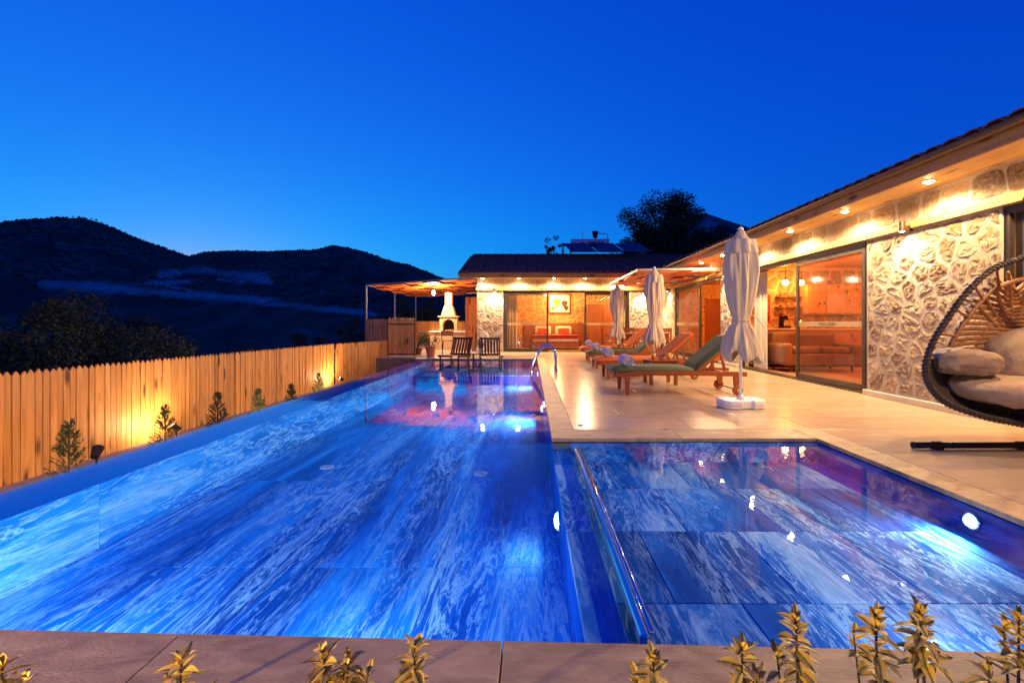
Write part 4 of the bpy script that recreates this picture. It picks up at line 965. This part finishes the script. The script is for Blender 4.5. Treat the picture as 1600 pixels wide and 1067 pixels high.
LS = [(1.19, 7.03, 'green', 'sun lounger with green cushion standing beside the white umbrella base'), (1.24, 8.95, 'orange', 'sun lounger with orange cushion next to the juice table'),
      (1.34, 11.15, 'green', 'sun lounger with green cushion standing between the two orange ones'), (1.42, 13.2, 'orange', 'sun lounger with orange cushion next to the dining chairs')]
for x, y, c_, lb in LS: lounger(x, y, R(frng.uniform(-1.5, 1.5)), c_, lb, None)
def towel(x, y, lb):
    t = thing('rolled_towel', lb, 'towel', (x, y, .415)); r = .088
    mb = MB(); n = 28
    def fn(u, v):
        a = u*2*math.pi; e = 1-.10*max(0, abs(v-.5)*2-.8)*5; rr = r*e*(1+.015*math.sin(5*a)); return (rr*math.cos(a)*1.12, (v-.5)*.34, r*.92+rr*math.sin(a)*.95)
    mb.sheet(n, 8, fn).build('roll', M_['towel'], t, smooth=True, fix=False)
    for s in (-1, 1):
        sp = MB(); sp.tube([((.008+.074*k/40)*math.cos(k*.47)*1.08, s*.168, r*.92+(.008+.074*k/40)*math.sin(k*.47)*.95) for k in range(41)], .0085, 6); sp.build('spiral_edge', M_['towel'], t, smooth=True)
    MB().box(.02, .13, -.165, .165, .001, .018).build('flap', M_['towel'], t, bevel=.008, seg=2)
TL = ['rolled pale towel on the green cushion by the white umbrella base', 'rolled pale towel on the orange cushion next to the juice table', 'rolled pale towel on the green cushion between the orange ones', 'rolled pale towel on the orange cushion near the dining chairs']
for (x, y, c_, _), lb in zip(LS, TL): towel(x+.27, y-.04, lb)
def side_table(x, y, lb, first):
    t = thing('side_table', lb, 'side table', (x, y, 0)); W = .25
    MB().box(-W, W, -W, W, .40, .43).build('top', M_['teak'], t, bevel=.006)
    for s in (-1, 1):
        MB().box(-W+.03, W-.03, s*(W-.045)-.01, s*(W-.045)+.01, .30, .399).build('apron', M_['teak'], t); MB().box(s*(W-.045)-.01, s*(W-.045)+.01, -W+.06, W-.06, .30, .398).build('apron', M_['teak'], t)
        for q in (-1, 1): MB().box(s*(W-.04)-.028, s*(W-.04)+.028, q*(W-.04)-.028, q*(W-.04)+.028, 0, .3985).build('leg', M_['teak'], t, bevel=.004)
    for k, (dx, dy) in enumerate(((-.13, -.06), (.15, -.02))):
        g = thing('juice_glass', ('glass of orange juice on the side table by the orange lounger', 'glass of orange juice on the side table by the dining chairs')[not first], 'glass', (x+dx, y+dy, .431), 0, ('juice glasses by the orange lounger', 'juice glasses by the dining chairs')[not first])
        MB().lathe([(.032,.004),(.042,.105)], n=14).build('juice', M_['juice'], g, smooth=True)
        MB().lathe([(.033,0),(.046,.135),(.044,.135),(.032,.003)], n=14).build('tumbler', M_['glass'], g, smooth=True, fix=False)
        MB().tube([(0,0,.03),(.05,0,.17)], .004, 6).build('straw', M_['dark'], g)
    p = thing('herb_bowl', ('small bowl of green sprigs between the juice glasses by the orange lounger', 'small bowl of green sprigs between the juice glasses by the dining chairs')[not first], 'bowl', (x+.01, y-.1, .431))
    MB().lathe([(.02,0),(.05,.01),(.06,.035),(.055,.035),(.04,.015)], n=14).build('bowl', M_['terracotta'], p, smooth=True)
    lv = MB(); leaves(lv, (0, 0, .06), .05, 60, .03, frng, .7); lv.build('sprigs', M_['conifer'], p, fix=False)
side_table(2.28, 8.02, 'low square teak table with juice between the green and orange loungers', True)
side_table(2.35, 12.2, 'low square teak table with juice beside the lounger near the dining chairs', False)

# ------------------------------------------------------------------ closed umbrellas
def umbrella(x, y, lb, blb, seed, full=True):
    rg = random.Random(seed); t = thing('closed_umbrella', lb, 'umbrella', (x, y, 0), rg.uniform(-.4,.4))
    MB().tube([(0,0,.10), (0,0,2.2)], .019, 12).build('pole', M_['white'], t, smooth=True)
    ph = [rg.uniform(0, 6.28) for _ in range(6)]
    prof = [(.63,.225),(.67,.235),(.74,.225),(.84,.195),(.95,.155),(1.05,.112),(1.10,.10),(1.16,.118),(1.3,.155),(1.5,.2),(1.7,.215),(1.9,.205),(2.02,.175),(2.10,.12),(2.18,.065),(2.235,.04),(2.245,.01)]
    def R_(a, z):
        r = lerp(prof, z); k = 1 if z < 1.1 else .72
        f = 1 + k*(.13*(1-2*abs(math.sin(4*a+ph[0]+.5*math.sin(z*4)))) + .12*math.sin(3*a+ph[1]+z*2.2) + .09*math.sin(11*a+ph[2]-z*3) + .05*math.sin(23*a+ph[5]+z*7))*min(1, (2.25-z)*2.2)*(1 if z > 1.15 or z < 1.02 else .6)
        return r*max(.35, f)
    zs = [.63+(2.245-.63)*i/54 for i in range(55)]
    mb = MB(); n = 144
    def fn(u, v):
        z = .63+(2.245-.63)*v; a = u*2*math.pi; r = R_(a, z)
        dz = (.06*math.sin(4*a+ph[3])+.03*math.sin(7*a+ph[4]))*max(0, 1-(z-.63)/.3)
        return (r*math.cos(a)*.92, r*math.sin(a)*.85, z+dz)
    mb.sheet(n, 60, fn).build('canopy', M_['canvas'], t, smooth=True, fix=False)
    MB().tube([(R_(a, 1.09)*math.cos(a)*1.05+.0, R_(a, 1.09)*math.sin(a)*.95, 1.09) for a in [i*.1309 for i in range(48)]], .008, 6, True).build('tie_cord', M_['canvas'], t)
    MB().tube([(.11,-.06,1.09),(.17,-.1,1.13),(.2,-.1,1.08),(.25,-.11,1.0)], .006, 6).build('tie_end', M_['canvas'], t)
    MB().sheet(30, 4, lambda u, v: ((.215*(1-v*.15))*math.cos(u*6.283)*(1+.14*math.sin(8*u*6.283+ph[0]))*.87, (.19*(1-v*.15))*math.sin(u*6.283)*(1+.14*math.sin(8*u*6.283+ph[0]))*.92, 1.93+.17*v)).build('vent_flap', M_['canvas'], t, smooth=True, fix=False)
    MB().lathe([(.03,2.235),(.035,2.25),(.012,2.275)], n=12).build('finial', M_['white'], t, smooth=True)
    b_ = thing('umbrella_base', blb, 'umbrella base', (x, y, 0), .1); W = .27
    MB().prism([(-W,-.10),(-W+.06,-.16),(-.075,-.185),(-.06,-.145),(.06,-.145),(.075,-.185),(W-.06,-.16),(W,-.10),(W,.10),(W-.06,.17),(.075,.185),(.06,.145),(-.06,.145),(-.075,.185),(-W+.06,.17),(-W,.10)], .0, .105).build('block', M_['white'], b_, bevel=.016, seg=2)
    MB().prism([(-W-.004,-.10),(-W+.06,-.165),(-.08,-.19),(-.08,.19),(-W+.06,.175),(-W-.004,.10)], .045, .053).build('seam', M_['tank'], b_); MB().prism([(W+.004,-.10),(W-.06,-.165),(.08,-.19),(.08,.19),(W-.06,.175),(W+.004,.10)], .045, .053).build('seam', M_['tank'], b_)
    MB().lathe([(.045,.104),(.04,.135),(.026,.16)], n=14).build('socket', M_['white'], b_, smooth=True); MB().lathe([(.03,.104),(.03,.116)], (.17,.05,0), 12).build('filler_cap', M_['white'], b_)
umbrella(2.65, 5.74, 'closed beige umbrella standing alone before the living room door', 'white plastic umbrella base on the open terrace beside the green lounger', 1)
umbrella(2.65, 9.75, 'closed beige umbrella behind the table between the green and orange loungers', 'white plastic umbrella base behind the juice table', 2)
umbrella(2.66, 13.95, 'closed beige umbrella next to the dining chairs', 'white plastic umbrella base next to the dining chairs', 3)

# ------------------------------------------------------------------ egg chair
def catmull(pts, n=8):
    out = []; m = len(pts)
    for i in range(m):
        p0, p1, p2, p3 = (Vector(pts[(i+k) % m]) for k in (-1, 0, 1, 2))
        for j in range(n):
            t = j/n; out.append(.5*((2*p1)+(p2-p0)*t+(2*p0-5*p1+4*p2-p3)*t*t+(3*p1-p0-3*p2+p3)*t**3))
    return out
DE = 3.6
px = [(1600,405),(1560,422),(1520,455),(1485,495),(1455,535),(1438,575),(1443,605),(1465,628),(1510,645),(1555,655),(1600,663),(1660,668),(1715,655),(1755,615),(1768,560),(1755,500),(1720,445),(1675,412),(1636,399)]
eg = thing('egg_chair', 'hanging rattan egg chair with black woven rim and taupe cushions', 'egg chair', (3.965, DE, 0))
def eloc(x, y): return Vector(((x-VX)/F*DE-3.95, .14*((CAMH-(y-VY)/F*DE)-.9), CAMH-(y-VY)/F*DE))
rim = catmull([eloc(*p) for p in px], 6)
rm = MB(); rm.tube(rim, .021, 10, True); rm.build('rim', M_['rope'], eg, smooth=True)
for q in range(2):                                  # the winding that makes the braid
    wv = MB(); m = len(rim); pts = []
    for i in range(m*4):
        p = rim[i//4].lerp(rim[(i//4+1) % m], (i % 4)/4); d = (rim[(i//4+1) % m]-rim[i//4]).normalized(); u = Vector((0,1,0)); v = d.cross(u); a = i*.85+q*3.14
        pts.append(p + (u*math.cos(a)+v*math.sin(a))*.022)
    wv.tube(pts, .007, 5, True); wv.build('braid', M_['rope'], eg, smooth=True)
Cn = sum(rim, Vector())/len(rim); DEP = .62
def shell(p, f): return Cn + (p-Cn)*math.cos(f) + Vector((.46, .5, 0))*math.sin(f)
m = len(rim)
def rim_at_z(z, left):
    best = None
    for p in rim:
        if (p.x < Cn.x) == left and (best is None or abs(p.z-z) < abs(best.z-z)): best = p
    return best
arch = [shell(p, R(38)) for p in rim if p.z > .55]
arch.sort(key=lambda p: math.atan2(p.x-Cn.x, p.z-.3)); MB().tube(arch, .02, 8).build('inner_arch', M_['rattan'], eg, smooth=True)
arch2 = [shell(p, R(62)) for p in rim if p.z > .6]; arch2.sort(key=lambda p: math.atan2(p.x-Cn.x, p.z-.3)); MB().tube(arch2, .014, 8).build('inner_arch', M_['rattan'], eg, smooth=True)
for k in range(17):
    z = .70 + k*.053
    a, b_ = rim_at_z(z, True), rim_at_z(z, False); pts = []
    for j in range(15):
        f = R(38)+(R(90)-R(38))*j/14; pts.append(shell(a, f))
    for j in range(14, -1, -1): pts.append(shell(b_, R(38)+(R(90)-R(38))*j/14))
    pts = [Vector((p.x, p.y, p.z*.35+(z+.05*math.sin(i/29*3.14))*.65)) for i, p in enumerate(pts)]
    MB().tube(pts, .017, 6).build('slat', M_['rattan'], eg, smooth=True)
for k in range(5):
    a = rim[int(m*(.04+.052*k)) % m]
    MB().tube([shell(a, R(4)), shell(a, R(20)), shell(a, R(40))], .011, 6).build('tie', M_['rattan'], eg, smooth=True)
for ang in (-.7, -.45, -.2, .05, .3, .55):
    tp = min(rim, key=lambda p: abs(math.atan2(p.x-Cn.x, p.z-Cn.z)-ang)); MB().tube([shell(tp, R(38+52*j/10)) for j in range(11)], .015, 6).build('rib', M_['rattan'], eg, smooth=True)
bk = MB(); low = [p for p in rim if p.z < .78]; low.sort(key=lambda p: math.atan2(p.x-Cn.x, -(p.z-Cn.z)))
for j in range(8):
    f0, f1 = R(11*j), R(11*j+11)
    for i in range(len(low)-1):
        bk.add([shell(low[i], f0), shell(low[i+1], f0), shell(low[i+1], f1), shell(low[i], f1)], [(0,1,2,3)])
bk.build('basket', M_['rope'], eg, smooth=True, fix=False)
def pillow(name, parent, c, sz, mat, rot=(0,0,0), tuft=False, e=2.6):
    mb = MB(); 
    def spw(a, p): return math.copysign(abs(a)**p, a)
    def fn(u, v):
        a, b2 = (u-.5)*2*math.pi, (v-.5)*math.pi; p = 2/e
        x, y, z = spw(math.cos(b2), p)*spw(math.cos(a), p), spw(math.cos(b2), p)*spw(math.sin(a), p), spw(math.sin(b2), .8)
        k = 1
        if tuft: k = 1 - .20*sum(math.exp(-((x-tx)**2+(y-ty)**2)*16) for tx in (-.55, 0, .55) for ty in (-.4, .4))
        wr = .02*noise.noise(Vector((x*4, y*4, z*3)))
        return (x*sz[0]+wr, y*sz[1]+wr, z*sz[2]*k+wr)
    o = mb.sheet(48, 24, fn).build(name, M_[mat], parent, c, smooth=True, fix=False); o.rotation_euler = rot; return o
pillow('seat_cushion', eg, (.2, .2, .49), (.70, .40, .125), 'seatcush', (R(6), R(3), 0), True)
pillow('bolster', eg, (-.36, .17, .735), (.28, .12, .105), 'seatcush', (0, R(4), R(4)), False, 3.4)
pillow('back_cushion', eg, (.42, .36, .78), (.42, .14, .25), 'seatcush', (R(-16), R(-12), 0))
# stand of the egg chair
x0, y0 = gp(1424, 696, .03)
st = [(x0-3.95, y0-DE, .033), (4.1-3.95, y0-DE, .033), (4.45-3.95, y0-DE+.06, .033), (4.75-3.95, y0-DE+.3, .033)]
MB().tube(st, .026, 10).build('base_tube', M_['blackmetal'], eg, smooth=True)
MB().tube([(4.75-3.95, y0-DE+.3, .033), (4.78-3.95, .1, .033), (4.5-3.95, -.45, .033), (4.1-3.95, -.62, .033)], .026, 10).build('base_tube', M_['blackmetal'], eg, smooth=True)
for X in (x0+.2, x0+.9): MB().tube([(X-3.95-.03, y0-DE, .033), (X-3.95+.03, y0-DE, .033)], .034, 10).build('clamp', M_['blackmetal'], eg); MB().box(X-3.95-.035, X-3.95+.035, y0-DE-.03, y0-DE+.03, .0, .02).build('foot_pad', M_['blackmetal'], eg)
MB().tube([(x0-3.95-.003, y0-DE, .033), (x0-3.95+.012, y0-DE, .033)], .029, 10).build('end_cap', M_['dark'], eg)
MB().tube([(.8, y0-DE+.3, .03), (.86, y0-DE+.3, .9), (.84, y0-DE+.26, 1.7), (.7, .4, 2.05), (.4, .28, 2.18), (.22, .24, 2.1)], .028, 10).build('arm', M_['blackmetal'], eg, smooth=True)
tpz = max(p.z for p in rim); MB().tube([(.22, .24, 2.1), (.22, .13, tpz)], .008, 6).build('chain', M_['steel'], eg)

# ------------------------------------------------------------------ dining set
def chair(x, y, rz, lb):
    t = thing('dining_chair', lb, 'chair', (x, y, 0), rz, 'red wooden dining chairs'); W = .22
    MB().box(-W, W, -W, W, .43, .46).build('seat', M_['teak'], t, bevel=.006)
    for sx in (-1, 1):
        MB().box(sx*W-.02*sx-.02, sx*W-.02*sx+.02, -W, -W+.04, 0, .429).build('leg', M_['teak'], t); MB().bar((sx*(W-.02), W-.02, 0), (sx*(W-.02), W+.06, .92), .04, .04).build('leg', M_['teak'], t)
        MB().bar((sx*(W+.01), -W, .64), (sx*(W+.01), W+.02, .66), .045, .03).build('armrest', M_['teak'], t); MB().box(sx*W-.015, sx*W+.015, -W, -W+.03, .461, .625).build('arm_post', M_['teak'], t)
    MB().bar((-W, W+.052, .86), (W, W+.052, .86), .03, .11).build('top_rail', M_['teak'], t); MB().bar((-W, W+.025, .58), (W, W+.025, .58), .025, .05).build('lower_rail', M_['teak'], t)
    for k in range(4): MB().bar((-.13+k*.087, W+.026, .606), (-.13+k*.087, W+.048, .805), .03, .014, (0,1,0)).build('slat', M_['teak'], t)
dt = thing('dining_table', 'red wooden dining table in the inner corner under the small pergola', 'table', (3.75, 15.0, 0))
for k in range(6): MB().box(-.75, .75, -.42+k*.142, -.284+k*.142, .71, .74).build('plank', M_['teak'], dt)
for sx in (-1, 1):
    for sy in (-1, 1): MB().box(sx*.66-.035, sx*.66+.035, sy*.34-.035, sy*.34+.035, 0, .709).build('leg', M_['teak'], dt)
MB().box(-.62, .62, -.35, -.33, .62, .7).build('apron', M_['teak'], dt); MB().box(-.62, .62, .33, .35, .62, .7).build('apron', M_['teak'], dt)
chair(2.66, 15.2, R(80), 'red wooden armchair at the pool end of the dining table'); chair(3.4, 14.35, R(180), 'red wooden armchair at the lounger side of the dining table, near the third umbrella')
chair(4.15, 14.3, R(175), 'red wooden armchair at the lounger side of the dining table, near the hall door'); chair(3.45, 15.75, 0, 'red wooden armchair behind the dining table by the stone pier'); chair(4.2, 15.75, R(-5), 'red wooden armchair behind the dining table in the inner corner')

# ------------------------------------------------------------------ pool ladder rails
for k, y in enumerate((10.1, 10.65)):
    t = thing('pool_handrail', 'curved steel pool handrail arching over the coping', 'handrail', (0, y, 0), 0, 'curved pool handrails')
    MB().tube([(.02,0,-.3),(.0,0,-.05),(.06,0,.18),(.16,0,.36),(.24,0,.50),(.34,0,.56),(.47,0,.55),(.55,0,.46),(.57,0,.3),(.575,0,.001)], .02, 10).build('tube', M_['chrome'], t, smooth=True)
    MB().lathe([(.05,.001),(.05,.008),(.024,.016)], (.575,0,0), 14).build('flange', M_['chrome'], t)

# ------------------------------------------------------------------ barbecue corner
bb = thing('barbecue', 'cream stone barbecue with arched hearth and tall chimney', 'barbecue', (-3.42, 19.2, 0)); W = .36
MB().box(-.75, 1.15, -.3, .35, 0, .70).build('counter', M_['bbq'], bb, bevel=.01); MB().box(-.8, 1.2, -.36, .36, .7, .755).build('worktop', M_['white'], bb, bevel=.006)
hp = MB(); pts = [(-W,.756),(-W,1.33),(W,1.33),(W,.756),(.24,.756),(.24,1.02)] + [(.24*math.cos(a), 1.02+.22*math.sin(a)) for a in [math.pi*i/10 for i in range(1,10)]] + [(-.24,1.02),(-.24,.756)]
n = len(pts); vs = [(x, y, z) for y in (-.28, .1) for x, z in pts]
hp.add(vs, [(i, (i+1) % n, n+(i+1) % n, n+i) for i in range(n)])
def strip(o):                                       # front face of the arch as a fan of quads
    top = [(-W+2*W*i/12, 1.33) for i in range(13)]; arc = [(-.24,.756),(-.24,1.02)] + [(-.24*math.cos(math.pi*i/10), 1.02+.22*math.sin(math.pi*i/10)) for i in range(1,10)] + [(.24,1.02),(.24,.756)]
    outr = [(-W,.756),(-W,1.02)] + [(-W,1.33)] + [(-W+2*W*i/8, 1.33) for i in range(1,8)] + [(W,1.33),(W,1.02),(W,.756)]
    for y in (-.28, .1): hp.add([(x, y, z) for x, z in outr]+[(x, y, z) for x, z in arc], [(i, i+1, len(outr)+i+1, len(outr)+i) for i in range(len(outr)-1)])
strip(0); hp.build('hearth', M_['bbq'], bb)
MB().box(-.3, .3, .1, .14, .756, 1.32).build('fireback', M_['dark'], bb); MB().box(-.43, .43, -.34, .16, 1.331, 1.375).build('mantel', M_['bbq'], bb, bevel=.006)
MB().add([(x*a, -.1+y*b2, z) for a, b2, z in ((.30,.24,1.376),(.17,.15,1.80)) for x, y in ((-1,-1),(1,-1),(1,1),(-1,1))], [(0,3,2,1),(4,5,6,7),(0,1,5,4),(1,2,6,5),(2,3,7,6),(3,0,4,7)]).build('hood', M_['bbq'], bb, bevel=.006)
for z0_, z1_ in ((1.81, 2.08), (2.09, 2.36)): MB().box(-.145, .145, -.235, .035, z0_, z1_).build('chimney', M_['bbq'], bb, bevel=.006)
for x in (-.12, 0, .1): MB().tube([(x, -.2, .775), (x+.04, .05, .79)], .03, 7).build('firewood', M_['pine'], bb)
def pot(x, y, r, h, mat, lb, pl, fr, fh, seed, n=420, lf=.06, m='conifer'):
    t = thing('plant_pot', lb, 'plant pot', (x, y, 0))
    MB().lathe([(r*.68,0),(r*.92,h*.82),(r,h*.82),(r*1.02,h),(r*.9,h),(r*.86,h*.9)], n=20).build('pot', M_[mat], t, smooth=False)
    MB().lathe([(r*.86,h*.86),(r*.8,h*.9)], n=16).build('soil', M_['soil'], t)
    q = thing('potted_shrub', pl, 'shrub', (x, y, h*.9)); rg = random.Random(seed); f = MB(); s = MB()
    for k in range(9):
        a = rg.uniform(0, 6.28); c = Vector((math.cos(a)*fr*.6, math.sin(a)*fr*.6, fh*rg.uniform(.45, 1))); s.tube([(0,0,-.03), c*.5+Vector((0,0,.05)), c], [.012,.008,.004], 5); leaves(f, c, fr*.55, n//9, lf, rg)
    s.build('stems', M_['bark'], q); f.build('foliage', M_[m], q, fix=False)
X, Y = gp(661, 562); pot(X, 14.35, .17, .34, 'terracotta', 'terracotta pot beside the board gate', 'leafy shrub in the terracotta pot', .3, .38, 61)
pot(-1.75, 15.7, .14, .2, 'white', 'white pot against the end stone pier', 'small bushy plant in the white pot', .2, .34, 62, 300, .05)
pot(-3.9, 15.6, .2, .22, 'darkwood', 'dark planter behind the terracotta pot', 'sprawling shrub in the dark planter', .42, .5, 63, 500, .07)
vz = thing('white_vase', 'small white vase on the deck between the pool chairs', 'vase', (-1.95, 14.6, 0)); MB().lathe([(.05,0),(.08,.08),(.07,.16),(.04,.2),(.055,.24)], n=16).build('body', M_['white'], vz, smooth=True); MB().lathe([(.055,.24),(.045,.245),(.04,.22)], n=16).build('lip', M_['tank'], vz)
def pool_chair(x, y, rz, lb):
    t = thing('pool_chair', lb, 'chair', (x, y, ZL), rz, None); W = .3
    for s in (-1, 1):
        MB().bar((s*W, -.45, .42), (s*W, .42, .36), .04, .06).build('side_rail', M_['darkwood'], t)
        MB().bar((s*(W-.03), -.4, 0), (s*(W-.03), -.38, .39), .04, .04).build('leg', M_['darkwood'], t); MB().bar((s*(W-.03), .36, 0), (s*(W-.03), .34, .34), .04, .04).build('leg', M_['darkwood'], t)
        MB().bar((s*(W-.02), .34, .36), (s*(W-.02), .62, .92), .04, .03).build('back_stile', M_['darkwood'], t)
    for k in range(9): MB().bar((-W, -.43+k*.095, .445-k*.006), (W, -.43+k*.095, .445-k*.006), .07, .016).build('seat_slat', M_['cabinet'], t)
    for z in (.42, .88): MB().bar((-W+.0, .36+(z-.38)*.5, z), (W-.0, .36+(z-.38)*.5, z), .03, .07).build('back_rail', M_['darkwood'], t)
    for k in range(6): MB().bar((-.22+k*.088, .385, .44), (-.22+k*.088, .595, .86), .055, .014).build('back_slat', M_['darkwood'], t)
pool_chair(-1.12, 12.75, R(8), 'dark slatted pool chair in the shallow shelf before the stone pier'); pool_chair(-2.15, 12.95, R(-14), 'dark slatted pool chair in the shallow shelf before the barbecue')
pt = thing('pool_table', 'small dark round table standing in the shallow shelf between the pool chairs', 'table', (-1.62, 12.9, ZL))
MB().lathe([(.2,.44),(.2,.47)], n=20).build('top', M_['darkwood'], pt); MB().tube([(0,0,.02),(0,0,.439)], .025, 10).build('stem', M_['darkwood'], pt); MB().lathe([(.14,0),(.14,.02)], n=16).build('base', M_['darkwood'], pt)
fc = thing('folding_chair', 'dark folding chair with crossed legs in front of the barbecue', 'chair', (-2.95, 16.2, 0), R(15))
for s in (-1, 1):
    MB().bar((s*.2, -.3, 0), (s*.2, .3, .78), .03, .03).build('leg', M_['darkwood'], fc); MB().bar((s*.17, .28, 0), (s*.17, -.26, .46), .03, .03).build('leg', M_['darkwood'], fc)
for k in range(5): MB().bar((-.2, -.24+k*.1, .45), (.2, -.24+k*.1, .45), .07, .014).build('seat_slat', M_['darkwood'], fc)
for k in range(3): MB().bar((-.2, .2+k*.045, .65+k*.06), (.2, .2+k*.045, .65+k*.06), .02, .045).build('back_slat', M_['darkwood'], fc)

# ------------------------------------------------------------------ solar water heater on the ridge
sh = thing('solar_heater', 'solar water heater with three panels and white tank on the roof', 'solar heater', (3.2, 19.3, zr-.1))
for k in range(3):
    x = -1.62+k*1.12
    M3 = lambda u, v, w_: (u+v*.0-.32*v/.95+ .12, -.35+v*.62-w_*.75, .16+v*.44+w_*.6)
    p = MB().box(x, x+1.04, 0, .95, 0, .06, M3).build('panel', M_['panel'], sh, bevel=.008)
    MB().box(x-.02, x+1.06, -.03, 0, -.01, .07, M3).build('panel_edge', M_['steel'], p)
MB().tube([(-1.45, .42, .66), (.2, .42, .66)], .17, 20).build('tank', M_['tank'], sh, smooth=False)
for k in range(7): MB().box(-1.12+k*.14 + (.1 if k > 1 else 0), -1.02+k*.14+(.1 if k > 1 else 0), .245, .252, .62, .66 if k < 2 else .7).build('tank_mark', M_['panel'] if k < 2 else M_['conifer'], sh)
for x in (-1.8, -1.5, .25, 1.6):
    MB().bar((x, .45, .0), (x, .45, .62), .03, .03).build('stand_leg', M_['steel'], sh); MB().bar((x, .45, .56), (x, -.2, .1), .03, .03).build('stand_strut', M_['steel'], sh)
MB().bar((-1.85, .45, .6), (.3, .45, .6), .03, .03).build('stand_rail', M_['steel'], sh)
MB().tube([(-.4,.42,.83),(-.4,.42,.9)], .02, 8).build('pipe', M_['steel'], sh)
MB().lathe([(.09,.88),(.13,1.12),(.14,1.13),(.14,1.16),(.02,1.17)], (-.4,.42,0), 16).build('feed_tank', M_['dark'], sh)
MB().tube([(-.3,.42,1.08),(.1,.42,1.05),(.14,.42,.98),(.14,.42,.6)], .018, 8).build('pipe', M_['steel'], sh)
MB().tube([(-.95,.42,.8),(-.95,.42,1.25)], .008, 6).build('aerial', M_['steel'], sh)
